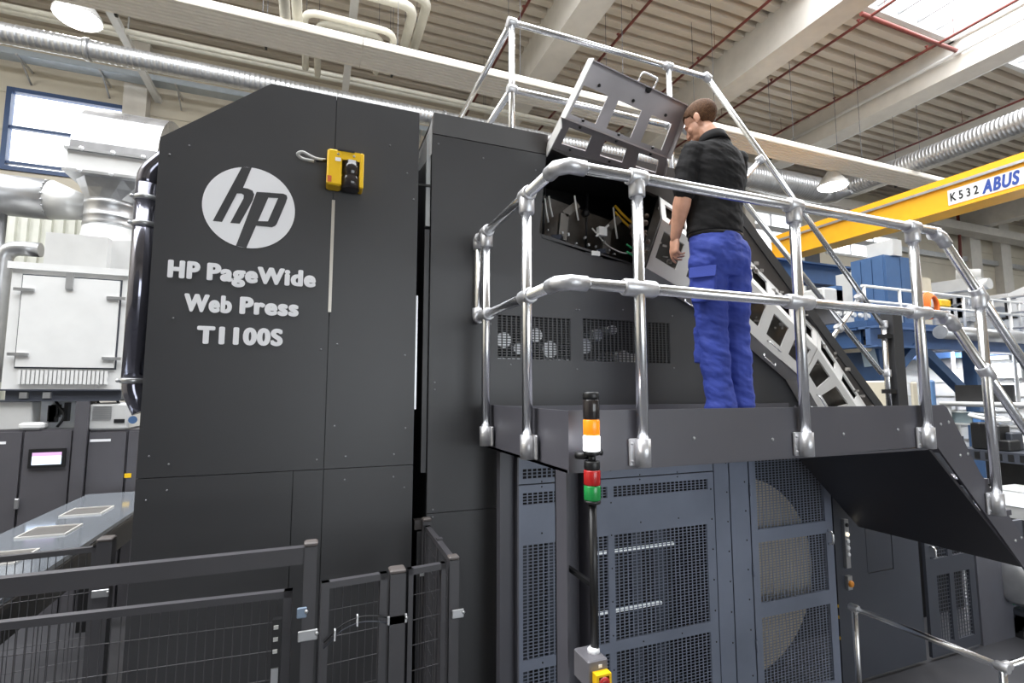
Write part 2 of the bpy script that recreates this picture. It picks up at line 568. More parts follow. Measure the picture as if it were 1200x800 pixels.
# large duct on the right with an elbow and a branch running towards the camera
d2 = empty('elbow_duct', (13, 12, ZD), 'large silver duct with an elbow at the upper right, beyond the crane', 'duct')
XQ = 15.6
pq = pt(972, 226, 'X', XQ)
ribbed(MB(), (XQ - 5.0, pq.y, pq.z), (XQ - 0.5, pq.y, pq.z), 0.40, 0.1).build('duct_section', GALV, d2)
MB().path([(XQ - 0.5, pq.y, pq.z), (XQ + 0.1, pq.y, pq.z), (XQ + .1, pq.y - 0.7, pq.z)], [0.40, 0.39, 0.38, 0.36, 0.34, 0.30, 0.27], 16, 0.45, 4).build('elbow', GALV, d2)
pe = pt(1230, 143, 'X', XQ + .1)
ribbed(MB(), (XQ + .1, pq.y - 0.7, pq.z), (XQ + .1, 2.0, pq.z), 0.27, 0.09).build('duct_section', GALV, d2)

# cable tray on the rear wall
p0, p1 = pt(0, 63, 'Y', YW - 0.6), pt(285, 120, 'Y', YW - 0.6)
ct = empty('cable_tray', (-4, YW - 0.6, p0.z), 'blue-grey perforated cable tray on brackets across the rear wall', 'cable tray')
mb = MB(); mb.box(-11.5, 9.0, YW - 0.75, YW - 0.40, p0.z - 0.02, p0.z); mb.box(-11.5, 9, YW - 0.76, YW - 0.74, p0.z, p0.z + 0.12)
mb.build('tray', mat('tray_zinc', (0.42, 0.47, 0.52), 0.4, metal=0.6), ct)
for i in range(12):
    x = -10 + i * 1.6
    MB().bar((x, YW - 0.78, p0.z - 0.03), (x, YW - .01, p0.z - 0.03), 0.04, 0.05).bar((x, YW - 0.6, p0.z - 0.03), (x, YW - .02, p0.z - 0.35), 0.03, 0.03).build('bracket', GALV, ct)

# white trunking running front to back under the roof
for (xa, ya_), (xb, yb_), lab in (((125, 14), (156, 60), 'white hanging trunking crossing above the silver elbow duct at the left'),
                                 ((420, 8), (401, 105), 'white hanging trunking crossing above the black press')):
    z = hallz(7.0)
    p, q = pt(xa, ya_, 'Z', z), pt(xb, yb_, 'Z', z)
    xm = (p.x + q.x) / 2
    t = empty('ceiling_trunking', (xm, 10, z), lab, 'trunking')
    MB().box(xm - 0.08, xm + 0.08, 5.0, YW, z, z + 0.1).build('channel', WHITE, t)
    for y in (6.5, 9.8, 13):
        MB().box(xm - 0.015, xm + 0.015, y, y + 0.03, z + .1, ZC).build('hanger_rod', GALV, t)

# heating pipes with expansion loops
zp = hallz(6.7)
hpz = [0]
def hp(pts, r, lab, z=None):
    z = zp - 0.9 + 0.24 * hpz[0]; hpz[0] += 1
    P = [pt(x, y, 'Z', z or zp) for x, y in pts]
    # keep runs square to the hall: alternate X and Y runs
    Q = [P[0]]
    for i, p in enumerate(P[1:]):
        a = Q[-1]
        if abs(p.x - a.x) > abs(p.y - a.y): Q.append(Vector((p.x, a.y, p.z)))
        else: Q.append(Vector((a.x, p.y, p.z)))
    c = sum(Q, Vector()) / len(Q)
    e = empty('heating_pipe', c, lab, 'pipe', 'cream heating pipes under the roof')
    MB().path(Q, r, 10, 0.28, 5).build('pipe', PIPEM, e)
    for q in (Q[0].lerp(Q[1], .4), Q[-1].lerp(Q[-2], .4)):
        MB().tube((q.x, q.y, q.z), (q.x, q.y, ZC + .05), .005, 5).build('hanger_rod', DOORM, e)
    return e
hp([(-60, -4), (285, 84), (274, 52), (470, 105)], 0.0001, '') if False else None
hp([(330, -40), (322, 0), (329, 28), (331, 45)], 0.085, 'left of the two cream pipes rising straight to the top edge above the press')
hp([(346, -40), (339, 0), (344, 31), (346, 50)], 0.085, 'right of the two cream pipes rising straight to the top edge above the press')
hp([(358, 80), (355, 12), (463, 40), (455, 85)], 0.065, 'outer of the two nested cream pipe loops above the press')
hp([(372, 88), (370, 25), (448, 45), (440, 85)], 0.065, 'inner of the two nested cream pipe loops above the press')
hp([(300, -42), (482, 22), (470, 75)], 0.095, 'inner of the two thick cream pipes bending down to the radiant panel')
hp([(300, -58), (497, 17), (482, 75)], 0.095, 'outer of the two thick cream pipes bending down to the radiant panel')
hp([(-40, -3), (300, 72), (700, 160)], 0.06, 'upper of the two straight cream pipes running below the radiant panel')
hp([(-40, 3), (300, 80), (700, 167)], 0.06, 'lower of the two straight cream pipes running below the radiant panel')

# red sprinkler pipes along the bays
zs_ = ZC - 0.45
for (xa, ya_), (xb, yb_), lab in (((765, 0), (702, 69), 'red sprinkler pipe between the first beam and the open cover'), ((900, 2), (787, 99), 'red sprinkler pipe passing behind the man'),
                                  ((1050, 0), (900, 99), 'red sprinkler pipe right of the second beam'), ((1195, 0), (900, 161), 'red sprinkler pipe left of the third beam'),
                                  ((622, 0), (585, 62), 'red sprinkler pipe behind the corner of the upper guard rail'), ((1200, 117), (1005, 195), 'red sprinkler pipe right of the third beam')):
    p, q = pt(xa, ya_, 'Z', zs_), pt(xb, yb_, 'Z', zs_)
    xm = (p.x + q.x) / 2
    e = empty('sprinkler_pipe', (xm, 6, zs_), lab, 'pipe', 'red sprinkler pipes')
    MB().tube((xm, -4, zs_), (xm, YW - 0.5, zs_), 0.035, 8).build('pipe', REDP, e)
    for y in (4.5, 7.0, 9.5, 12):
        MB().tube((xm, y, zs_), (xm, y, ZC), 0.006, 5).build('hanger_rod', REDP, e)
        MB().lathe((xm, y + 0.6, zs_ + 0.03), [(0.02, 0), (0.02, 0.06), (0.045, 0.07), (0.045, 0.08)], 8).build('sprinkler_head', REDP, e)
p, q = pt(1012, 14, 'Z', zs_), pt(1146, 72, 'Z', zs_)
tag(MB().tube((p.x, (p.y + q.y) / 2, zs_), (q.x, (p.y + q.y) / 2, zs_), 0.05, 10).build('sprinkler_main', REDP, top=True), 'thick red pipe crossing in front of the roof light', 'pipe')
t_ = pt(1124, 270, 'Y', YW - .4)
pr_ = [Vector((t_.x, t_.y, ZC - .02)), t_, pt(1126, 309, 'Y', YW - .4), pt(1121, 311, 'Y', YW - .4)]
tag(MB().path(pr_, 0.07, 8, 0.2).build('drain_pipe', REDP, top=True), 'short red drop pipe with a hooked end on the rear wall at the right', 'pipe')
# pale conduit along the third beam
cd = MB().tube((BEAMS[2][0] - 0.12, 3, ZC - 0.5), (BEAMS[2][0] - 0.12, YW - 2, ZC - 0.5), 0.05, 8)
tag(cd.build('conduit', WHITE, top=True), 'pale conduit along the left side of the third beam', 'conduit')
cd = MB().tube((BEAMS[2][1] + 0.35, 3, ZC - 0.75), (BEAMS[2][1] + 0.35, YW - 2, ZC - 0.75), 0.05, 8)
tag(cd.build('conduit', WHITE, top=True), 'pale conduit hanging just right of the third beam', 'conduit')

# yellow overhead crane ----------------------------------------------------------------------------
XC = 11.0
def cp(x, y): return pt(x, y, 'X', XC)
zb_, zt_ = cp(1200, 215).z, cp(1162, 200).z
zb_ = (cp(1200, 215).z + cp(912, 305).z) / 2; zt_ = (cp(1162, 200).z + cp(925, 282).z) / 2
yfar = cp(905, 300).y
cr = empty('overhead_crane', (XC, yfar, zb_), 'yellow overhead travelling crane girder crossing the upper right', 'crane')
MB().box(XC, XC + 0.42, -6, yfar, zb_, zt_).build('girder', YELL, cr)
MB().box(XC - 0.05, XC + 0.47, -6, yfar, zb_ - 0.03, zb_).build('bottom_flange', YELL, cr)
zt2 = zt_ + (zt_ - zb_) * 0.75
MB().box(XC + 0.30, XC + 0.65, -6, yfar + .2, zt_ + 0.02, zt2).build('upper_girder', YELL, cr)
MB().box(XC - 0.03, XC + 0.30, -6, yfar, zt_, zt_ + 0.035).build('top_flange', YELL, cr)
MB().box(XC - 0.06, XC - 0.02, -6, yfar - .2, zt_ + 0.01, zt_ + 0.06).build('conductor_rail', GALV, cr)
MB().box(XC - 0.2, XC + 0.7, yfar, yfar + 0.6, zb_ - 0.25, zb_ + 0.1).build('end_carriage', YELL, cr)
MB().bar((XC - .1, yfar + .3, zb_ - 0.1), (XC - .1, yfar + .5, zb_ - 0.9), 0.09, 0.09, (1, 0, 0)).build('buffer_arm', YELL, cr)
pl0, pl1 = cp(1111, 230), cp(1330, 165)
zm = zb_ + (zt_ - zb_) * 0.50; ph = (zt_ - zb_) * 0.36
sg = MB().box(XC - 0.012, XC - 0.001, pl1.y, pl0.y, zm - ph, zm + ph).build('sign_plate', WHITE, cr)
RM = Matrix(((0, 0, -1), (-1, 0, 0), (0, 1, 0))).to_4x4()    # text x -> -Y, text y -> Z, out -> -X
h = ph * 1.1
def fit(b, wd):
    a0 = min(p.x for p in b.v); a1 = max(p.x for p in b.v)
    return b.xform(Matrix.Diagonal((wd / (a1 - a0), 1, 1, 1)) @ Matrix.Translation((-a0, 0, 0)))
y0_, y1_ = cp(1114, 229).y, cp(1147, 220).y
t1 = fit(bold(text_mb('K 5 3 2', h * 1.35, 0, align='LEFT'), h * .03), y0_ - y1_).xform(Matrix.Translation((XC - 0.016, y0_, zm - h * .47)) @ RM)
t1.build('crane_number', INKK, sg)
yq = cp(1150, 217).y
yq = cp(1151, 217).y
t2 = fit(bold(text_mb('ABUS', h * 1.95, 0, shear=0.25, align='LEFT', spacing=1.16), h * .10), yq - cp(1196, 206).y).xform(Matrix.Translation((XC - 0.016, yq, zm - h * .66)) @ RM)
t2.build('maker_lettering', INKB, sg)

# unseen dark block added behind the photographer to keep low light off the press
e = empty('added_shade_block', (-5, -4.2, 0), 'unseen dark block added behind the camera to shade the press front', 'printing press')
MB().prism([(-9, 0), (-0.6, 0), (-0.6, 4.2), (-1.6, 5.4), (-7, 5.4), (-9, 4.4)], 'Y', -5.0, -3.4).build('press_body', DARK, e)

# ================================================================= THE PRESS
Y0 = 2.85                      # plane of the front sheets
press = empty('printing_press', (1.5, 3.8, 0), 'huge dark grey web press with white lettering on its tall left tower', 'printing press')
G = 0.0018
XA, XB = -0.745, 0.525         # left tower
KNEE = [(XA, 3.44), (-0.266, 3.829)]
xs1 = 0.064                    # seam between the two tower sheets
zs1 = 1.80
def pan(poly, name, m=DARK, y0=Y0, y1=Y0 + 0.02, parent=press):
    return MB().prism(poly, 'Y', y0, y1).build(name, m, parent)
pl_left = pan([(XA, zs1 + G), (xs1 - G, zs1 + G), (xs1 - G, 3.829), (-0.266, 3.829), (XA, 3.44)], 'tower_sheet')
pan([(XA, 0.05), (-0.08 - G, 0.05), (-0.08 - G, zs1 - G), (XA, zs1 - G)], 'tower_sheet')
pan([(-0.08 + G, 0.05), (xs1 - G, 0.05), (xs1 - G, zs1 - G), (-0.08 + G, zs1 - G)], 'tower_sheet')
pan([(xs1 + G, zs1 + G), (XB, zs1 + G), (XB, 3.829), (xs1 + G, 3.829)], 'tower_sheet')
pan([(xs1 + G, 0.05), (XB, 0.05), (XB, zs1 - G), (xs1 + G, zs1 - G)], 'tower_sheet')
MB().prism([(XA + .004, 0.0), (XB - .004, 0.0), (XB - .004, 3.82), (-0.262, 3.82), (XA + .004, 3.43)], 'Y', Y0 + 0.022, 5.1).build('tower_body', DARK, press)
# pale strip showing in the seam below the scanner
MB().box(xs1 - 0.006, xs1 + 0.010, Y0 - 0.004, Y0 + 0.004, 2.62, 3.235).build('cable_cover', mat('pale_strip', (0.5, 0.47, 0.42), 0.3, metal=0.4), press)
# screws
mb = MB()
def screw(mb, x, z, y=Y0, r=0.0052):
    mb.lathe((x, y, z), [(r, 0), (r * .9, 0.003), (r * .4, 0.005)], 8, (0, -1, 0))
for x, z in ((-.70, 3.36), (-.62, 3.42), (-.70, 1.9), (-.62, 1.86), (-.62, 1.74), (-.70, 1.70), (0.03, 2.42), (0.03, 1.85), (0.11, 2.02), (0.11, 2.45), (0.17, 1.86), (0.17, 1.74),
             (0.42, 1.86), (0.42, 1.74), (0.48, 2.0), (0.48, 1.68), (0.47, 2.4), (0.36, 3.60), (0.46, 3.45), (-.64, 2.55), (.5, 3.3),
             (0.64, 2.21), (0.64, 2.25), (0.64, 1.55), (0.64, 1.51), (0.97, 2.6), (1.03, 1.58), (1.03, 1.45), (0.64, 3.66), (0.92, 3.62), (1.27, 3.60),
             (1.55, 2.72), (1.57, 2.72), (1.55, 2.34), (2.3, 2.72), (2.3, 2.36), (1.9, 2.74), (1.1, 2.36)):
    screw(mb, x, z)
stuff(mb.build('screw', mat('dull_screw', (.22, .22, .23), .35, metal=.7), press))

# round white emblem with two slanted dark letters, and three lines of lettering, on the left sheet
def lp(u, v): p = pt(185 + u / 3.3333, 180 + v / 3.3333, 'Y', Y0); return (p.x, p.z)
cx, cz, cr_ = -0.337, 3.139, 0.213
disc = MB().prism([(cx + cr_ * math.cos(2 * PI * k / 64), cz + cr_ * math.sin(2 * PI * k / 64)) for k in range(64)], 'Y', Y0 - 0.002, Y0 - 0.0002).build('round_emblem', VINYL, press)
def clip(q):
    dx, dz = q[0] - cx, q[1] - cz
    d = math.hypot(dx, dz)
    return q if d < cr_ else (cx + dx / d * cr_, cz + dz / d * cr_)
hpoly = [(327, 48), (367, 48), (333, 134), (352, 137), (370, 145), (377, 160), (371, 182), (320, 274), (283, 271), (335, 175), (336, 162), (327, 156), (309, 156), (251, 267), (215, 263)]
MB().prism([clip(lp(*q)) for q in hpoly], 'Y', Y0 - 0.003, Y0 - 0.002).build('letter_h', DARK, disc)
mb = MB()
for q in ([(386, 150), (440, 153), (345, 376), (303, 366)], [(386, 150), (490, 157), (470, 174), (430, 172)], [(490, 157), (503, 163), (506, 173), (500, 192), (465, 274), (430, 265), (470, 174)],
          [(388, 264), (430, 265), (465, 274), (458, 283), (445, 288), (380, 281)]):
    kq = len(mb.v) * 0.00001
    mb.prism([clip(lp(*t)) for t in q], 'Y', Y0 - 0.003 - kq, Y0 - 0.0019)
mb.build('letter_p', DARK, disc)
FM = Matrix(((1, 0, 0), (0, 0, -1), (0, 1, 0))).to_4x4()
def lettering(txt, x0, x1, z, parent, m=VINYL, size=0.105, off=0.0125, y=Y0, name='lettering', sq=1.0, spacing=1.0):
    b = bold(text_mb(txt, size, 0, spacing=spacing, align='LEFT'), off)
    a0 = min(p.x for p in b.v); a1 = max(p.x for p in b.v)
    s = (x1 - x0) / (a1 - a0)
    b.xform(Matrix.Translation((x0, y - 0.0025, z)) @ FM @ Matrix.Diagonal((s, sq, 1, 1)) @ Matrix.Translation((-a0, 0, 0)))
    return b.build(name, m, parent)
for wd_, ua, ub, z_ in (('HP', 38, 165, 2.752), ('PageWide', 192, 618, 2.752), ('Web', 102, 290, 2.592), ('Press', 320, 551, 2.592), ('T1100S', 153, 489, 2.436)):
    zv = {2.752: 465, 2.592: 590, 2.436: 705}[z_]
    lettering(wd_, lp(ua, zv)[0], lp(ub, zv)[0], z_, pl_left, size=0.113, off=0.0076, spacing=1.14)

# gap between the towers: inner posts, bracket, pale flap
gx0, gx1 = XB, 0.605
MB().box(gx0 - 0.02, gx1 + .05, 3.4, 3.42, 0, 3.75).build('gap_back', INSIDE, press)
MB().box(0.575, 0.60, Y0 + 0.02, Y0 + 0.05, 3.16, 3.72).build('gap_strip', mat('pale_grey_strip', (0.36, 0.37, 0.37), 0.4), press)
MB().box(0.572, 0.60, Y0 + 0.02, Y0 + 0.06, 1.75, 3.14).build('gap_post', DARK, press)
MB().box(0.535, 0.545, Y0 + 0.05, Y0 + 0.06, 2.1, 2.75).build('gap_strip', GALV, press)
MB().box(0.54, 0.60, Y0 + 0.0, Y0 + 0.05, 1.45, 1.50).build('gap_bracket', DARK2, press)
MB().box(0.555, 0.60, Y0 + 0.0, Y0 + 0.06, 0, 1.44).build('gap_post', DARK, press)
MB().add([(0.603, Y0 + .01, 3.82), (0.603, Y0 + .01, 3.60), (0.535, Y0 + .05, 3.50), (0.535, Y0 + .05, 3.56), (0.607, Y0 + .012, 3.82), (0.607, Y0 + .012, 3.60), (0.539, Y0 + .052, 3.50), (0.539, Y0 + .052, 3.56)],
         [(0, 1, 2, 3), (7, 6, 5, 4), (0, 4, 5, 1), (1, 5, 6, 2), (2, 6, 7, 3), (3, 7, 4, 0)]).build('gap_flap', GALV, press)
MB().bar((0.53, Y0 + .02, 3.40), (0.60, Y0 + 0.01, 3.40), 0.012, 0.012).build('gap_latch', BLACK, press)

# right tower and arch: one big side plate below the covers
Bp = [(1.293, 3.193), (2.078, 3.044), (2.80, 2.655), (3.37, 2.28), (3.62, 1.98), (3.66, 1.86)]
up = [(0.605, 2.69), (2.72, 2.69)] + [(2.078, 3.044), (1.293, 3.193), (1.335, 3.60), (1.345, 3.715), (0.605, 3.715)]
g1, g2 = (1.015, 1.507, 2.392, 2.660), (1.596, 2.274, 2.390, 2.668)
mb = MB()
mb.prism(up, 'Y', Y0, Y0 + 0.025)
mb.sheet(0.605, 2.30, 2.37, 2.69, Y0, Y0 + 0.025, [g1, g2])
mb.prism([(2.30, 2.69), (2.30, 2.37), (3.23, 2.37), (2.72, 2.69)], 'Y', Y0, Y0 + 0.025)
mb.prism([(0.605, 1.88), (3.66, 1.88), (3.62, 1.98), (3.37, 2.28), (3.23, 2.37), (0.605, 2.37)], 'Y', Y0, Y0 + 0.025)
mb.build('side_plate', DARK, press)
pan([(0.605, 1.53 + G), (1.13, 1.53 + G), (1.13, 1.88), (0.605, 1.88)], 'side_sheet')
pan([(0.605, 0.05), (1.13, 0.05), (1.13, 1.53 - G), (0.605, 1.53 - G)], 'side_sheet')
# leaning strip along the top of the tower
MB().add([(0.605, Y0, 3.72), (1.345, Y0, 3.72), (1.345, Y0 - 0.03, 3.835), (0.605, Y0 - 0.03, 3.835), (0.605, Y0 + .02, 3.72), (1.345, Y0 + .02, 3.72), (1.345, Y0 + .02, 3.835), (0.605, Y0 + .02, 3.835)],
         [(0, 1, 2, 3), (7, 6, 5, 4), (0, 4, 5, 1), (1, 5, 6, 2), (2, 6, 7, 3), (3, 7, 4, 0)]).build('top_strip', DARK2, press)
MB().box(0.605, 0.625, Y0 + 0.025, 5.1, 0, 3.82).build('side_sheet', DARK, press)

# perforated sheets
def grille(x0, x1, z0, z1, px=0.030, pz=0.016, y=Y0 + 0.004, m=DARK, parent=press, name='perforated_sheet', bx=0.008, bz=0.0055):
    mb = MB()
    n = max(1, round((x1 - x0) / px)); k = max(1, round((z1 - z0) / pz))
    for i in range(n + 1):
        x = x0 + (x1 - x0) * i / n
        mb.box(x - bx / 2, x + bx / 2, y, y + 0.003, z0, z1)
    for j in range(k + 1):
        z = z0 + (z1 - z0) * j / k
        mb.box(x0, x1, y + .0005, y + 0.0025, z - bz / 2, z + bz / 2)
    return stuff(mb.build(name, m, parent))
grille(*g1); grille(*g2)

# arch: cover band between the lower plate and the upper plate
Up = [(1.345, 3.77), (2.216, 3.564), (2.994, 3.211), (3.694, 2.68), (4.182, 2.12), (4.36, 1.86)]
Op = [(1.345, 3.82), (2.52, 3.785), (2.948, 3.575), (4.368, 2.119), (4.60, 1.87)]
MB().prism(Up + Op[::-1], 'Y', Y0, Y0 + 0.03).build('arch_plate', DARK2, press)
MB().prism([(a, b) for a, b in Op[1:]] + [(a - 0.055, b - 0.05) for a, b in Op[::-1][:-1]], 'Y', Y0 - 0.012, Y0).build('arch_edge', DARK, press)
MB().bar((3.52, Y0 - .012, 2.86), (3.66, Y0 - .012, 2.72), 0.012, 0.035, (0, 1, 0)).build('arch_clip', DARK, press)
# machine body behind (top skin, rear mass, inner back wall)
top = [(0.605, 3.82)] + Op
MB().prism(top + [(a, b - 0.02) for a, b in top[::-1]], 'Y', Y0 + 0.03, 5.1).build('top_skin', DARK, press)
MB().prism([(0.63, 0)] + [(0.63, 3.795)] + [(a, b - 0.025) for a, b in Op] + [(4.60, 0)], 'Y', 3.5, 5.1).build('press_body', INSIDE, press)
MB().box(4.60, 6.3, 3.4, 5.1, 0, 1.0).build('press_body', INSIDE, press)

# interior of the opening: plates, brackets, rails, cables
inn = mat('inner_steel', (0.10, 0.092, 0.085), 0.35, metal=0.6, var=0.2, scale=12)
MB().prism([(1.30, 3.28), (2.15, 3.13), (2.2, 3.42), (1.33, 3.60)], 'Y', Y0 + 0.30, Y0 + 0.31).build('inner_plate', inn, press)
for i, x in enumerate((1.42, 1.75)):
    z = 3.38 - (x - 1.3) * 0.18
    b = MB(); b.bar((x + .08, Y0 + 0.10, z - .16), (x + .10, Y0 + 0.10, z + .02), 0.06, 0.03, (0, 1, 0)); b.bar((x + .10, Y0 + 0.10, z + .015), (x + .20, Y0 + .10, z + 0.10), 0.05, 0.03, (0, 1, 0))
    b.build('inner_bracket', mat('steel_bracket_%d' % i, (0.20, 0.19, 0.18), 0.3, metal=0.7), press)
    MB().tube((x, Y0 + .22, z - .1), (x + .02, Y0 + .22, z + 0.3), 0.008, 6).build('inner_rod', BLACK, press)
    MB().bar((x, Y0 + 0.02, z - 0.17), (x + .2, Y0 + 0.30, z - 0.09), 0.06, 0.03).build('inner_rail', mat('blue_black_rail_%d' % i, (0.03, 0.035, 0.05), 0.3), press)
    MB().lathe((x - .02, Y0 + .2, z + 0.14), [(0.028, 0), (0.028, 0.03), (0.01, 0.05)], 12, (0, -1, 0)).build('inner_knob', BLACK, press)
for x, z, l in ((1.36, 3.45, .16), (1.58, 3.50, .17), (1.88, 3.46, .22), (1.39, 3.47, .14)):
    MB().path([(x, Y0 + .06, z), (x + .01, Y0 + .06, z - l * .5), (x + 0.02, Y0 + .05, z - l)], 0.006, 6).build('hanging_cable', WIREW, press)
MB().path([(1.72, Y0 + .08, 3.30), (1.83, Y0 + .06, 3.18), (1.95, Y0 + .06, 3.14), (2.05, Y0 + .07, 3.16)], 0.005, 6, .05).build('hanging_cable', WIREW, press)
MB().box(1.76, 1.82, Y0 + .05, Y0 + .09, 3.25, 3.31).bar((1.74, Y0 + .06, 3.24), (1.84, Y0 + .06, 3.33), .012, .012).build('cable_connector', WHITE, press)
for dz in (0, .045):
    MB().path([(1.93, Y0 + .12, 3.50 - dz), (2.0, Y0 + .1, 3.42 - dz), (2.10, Y0 + .1, 3.36 - dz)], 0.009, 6, .05).build('yellow_hose', WIREY, press)
for dz in (0, .05):
    MB().path([(1.98, Y0 + .06, 3.16 + dz), (2.04, Y0 + .05, 3.12 + dz), (2.10, Y0 + .05, 3.17 + dz)], 0.007, 6, .05).build('green_hose', WIREG, press)
mb = MB()
for i in range(14):
    x = random.uniform(1.34, 2.05); z = 3.20 - (x - 1.3) * .19 + random.uniform(0.0, .09)
    mb.box(x, x + random.uniform(.006, .014), Y0 + .03, Y0 + .05, z, z + random.uniform(.008, .02))
stuff(mb.build('small_fasteners', GALV, press))
mb = MB()
for i in range(26):
    x = 2.02 + random.uniform(0, .10); z = random.uniform(3.12, 3.45)
    mb.ball((x, Y0 + random.uniform(-.05, .1), z), random.uniform(.012, .025), n=7, m=5)
stuff(mb.build('cable_bundle', mat('brown_wiring', (0.12, 0.08, 0.06), 0.5, var=.5, scale=30), press))
MB().prism([(1.31, 3.188), (1.62, 3.13), (1.62, 3.10), (1.75, 3.075), (1.75, 3.10), (2.07, 3.04), (2.07, 3.02), (1.31, 3.165)], 'Y', Y0 - .003, Y0 + 0.02).build('opening_sill', DARK, press)
MB().box(1.665, 1.725, Y0 - .012, Y0 - .002, 3.085, 3.115).build('sill_tag', WHITE, press)

# silver print-bar covers (one open, three closed)
YFc, YUc = 2.70, 2.85
def lerp(a, b, t): return a + (b - a) * t
def cover_faces(mb, A, B, m):
    pass
def plate_with_holes(P00, P10, P11, P01, holes, th, mb=None):
    """quad plate (u along 00->10, v along 00->01) with quadrilateral openings; holes are lists of 4 (u,v)"""
    mb = mb or MB()
    P00, P10, P11, P01 = map(Vector, (P00, P10, P11, P01))
    def S(u, v): return P00 * (1 - u) * (1 - v) + P10 * u * (1 - v) + P11 * u * v + P01 * (1 - u) * v
    nrm = (P10 - P00).cross(P01 - P00).normalized() * th
    # strip split at the hole centres: each hole sits in its own cell [ua,ub]
    def quad(a, b, c, d):
        p = [S(*a), S(*b), S(*c), S(*d)]
        mb.add(p + [q - nrm for q in p], [(0, 1, 2, 3), (7, 6, 5, 4), (0, 4, 5, 1), (1, 5, 6, 2), (2, 6, 7, 3), (3, 7, 4, 0)])
    cells = []
    n = len(holes)
    cuts = [0.0]
    cen = [sum(p[0] for p in h) / 4 for h in holes]
    for a, b in zip(cen, cen[1:]): cuts.append((a + b) / 2)
    cuts.append(1.0)
    for h, a, b in zip(holes, cuts, cuts[1:]):
        o = [(a, 0), (b, 0), (b, 1), (a, 1)]
        for k in range(4):
            quad(o[k], o[(k + 1) % 4], h[(k + 1) % 4], h[k])
    return mb
def diamond(u, v, du, dv, sh=0.0): return [(u - du + sh, v - dv), (u + du - sh * 0, v - dv + 0.0), (u + du - sh, v + dv), (u - du, v + dv)]
Useg = [Vector((2.216, YUc, 3.564)), Vector((2.994, YUc, 3.211)), Vector((3.694, YUc, 2.68)), Vector((4.40, YUc, 1.86))]
Fseg = [Vector((2.114, YFc, 3.342)), Vector((2.858, YFc, 2.993)), Vector((3.497, YFc, 2.52)), Vector((4.08, YFc, 1.86))]
Bseg = [Vector((1.975, YFc, 3.00)), Vector((2.717, YFc, 2.69)), Vector((3.322, YFc, 2.289)), Vector((3.60, YFc, 1.90))]
for i in range(3):
    cv = None
    g = 0.004
    t = (Fseg[i + 1] - Fseg[i]).normalized() * g
    B0, B1, F0, F1, U0, U1 = Bseg[i] + t, Bseg[i + 1] - t, Fseg[i] + t, Fseg[i + 1] - t, Useg[i] + t, Useg[i + 1] - t
    nh = 3
    # lower face: diamonds whose upper-left edge follows the arch
    hs = []
    for k in range(nh):
        u = (k + 0.5) / nh
        hs.append([(u - .11, .27), (u + .11, .27), (u + .11, .82), (u - .11, .82)])
    mb = plate_with_holes(B0, B1, F1, F0, hs, 0.012)
    hs = []
    for k in range(nh):
        u = (k + 0.5) / nh
        hs.append([(u - .11, .22), (u + .11, .22), (u + .11, .80), (u - .11, .80)])
    plate_with_holes(F0, F1, U1, U0, hs, 0.012, mb)
    # underside returning to the press plate
    dn = Vector((0, 0.14, 0))
    for P, Q in ((B0, B1),):
        mb.add([P, Q, Q + dn, P + dn, P + Vector((0, 0, .006)), Q + Vector((0, 0, .006)), Q + dn + Vector((0, 0, .006)), P + dn + Vector((0, 0, .006))],
               [(0, 1, 2, 3), (7, 6, 5, 4), (0, 4, 5, 1), (2, 6, 7, 3)])
    cv = mb.build('print_bar_cover', SILVER, press)
    # dark board behind the openings
    Mid = Vector((0, 0.10, 0))
    MB().add([B0 + Mid, B1 + Mid, U1 + Vector((0, .02, 0)), U0 + Vector((0, .02, 0))], [(0, 1, 2, 3)]).build('inner_board', inn, cv)
    mbb = MB()
    for q in range(40):
        u, v = random.random(), random.random()
        p = (B0 * (1 - u) + B1 * u) * (1 - v) + (U0 * (1 - u) + U1 * u) * v + Vector((0, .06, 0))
        p.y = 2.81
        mbb.box(p.x, p.x + random.uniform(.01, .05), p.y - .01, p.y, p.z, p.z + random.uniform(.006, .03))
    stuff(mbb.build('inner_fittings', mat('inner_fittings_%d' % i, (0.30, 0.28, 0.26), 0.4, var=.8, scale=25), cv))
    # pull handle on the lower edge
    hc = B0.lerp(B1, 0.52); d = (B1 - B0).normalized()
    up_ = (F0 - B0).normalized()
    a, b = hc - d * .06 + up_ * .05, hc + d * .06 + up_ * .05
    o = Vector((0, -0.035, 0)) 
    MB().path([a, a + o - up_ * .02, b + o - up_ * .02, b], 0.006, 8, .015).build('pull_handle', ALU, cv)
    # second bent handle under the cover edge, on the plate
    MB().path([a - up_ * .10, a + o * .5 - up_ * .13, b + o * .5 - up_ * .13, b - up_ * .10], 0.006, 8, .015).build('lower_pull_handle', ALU, cv)
# wedge plates closing the open end of the first closed cover
e0 = MB().add([Bseg[0], Fseg[0], Useg[0], Vector((2.06, Y0, 3.03))], [(0, 1, 2, 3)])
stuff(e0.build('cover_end_edge', DARK, press)) if False else None
MB().path([Bseg[0], Fseg[0], Useg[0]], 0.007, 6).build('cover_end_edge', DARK2, press)

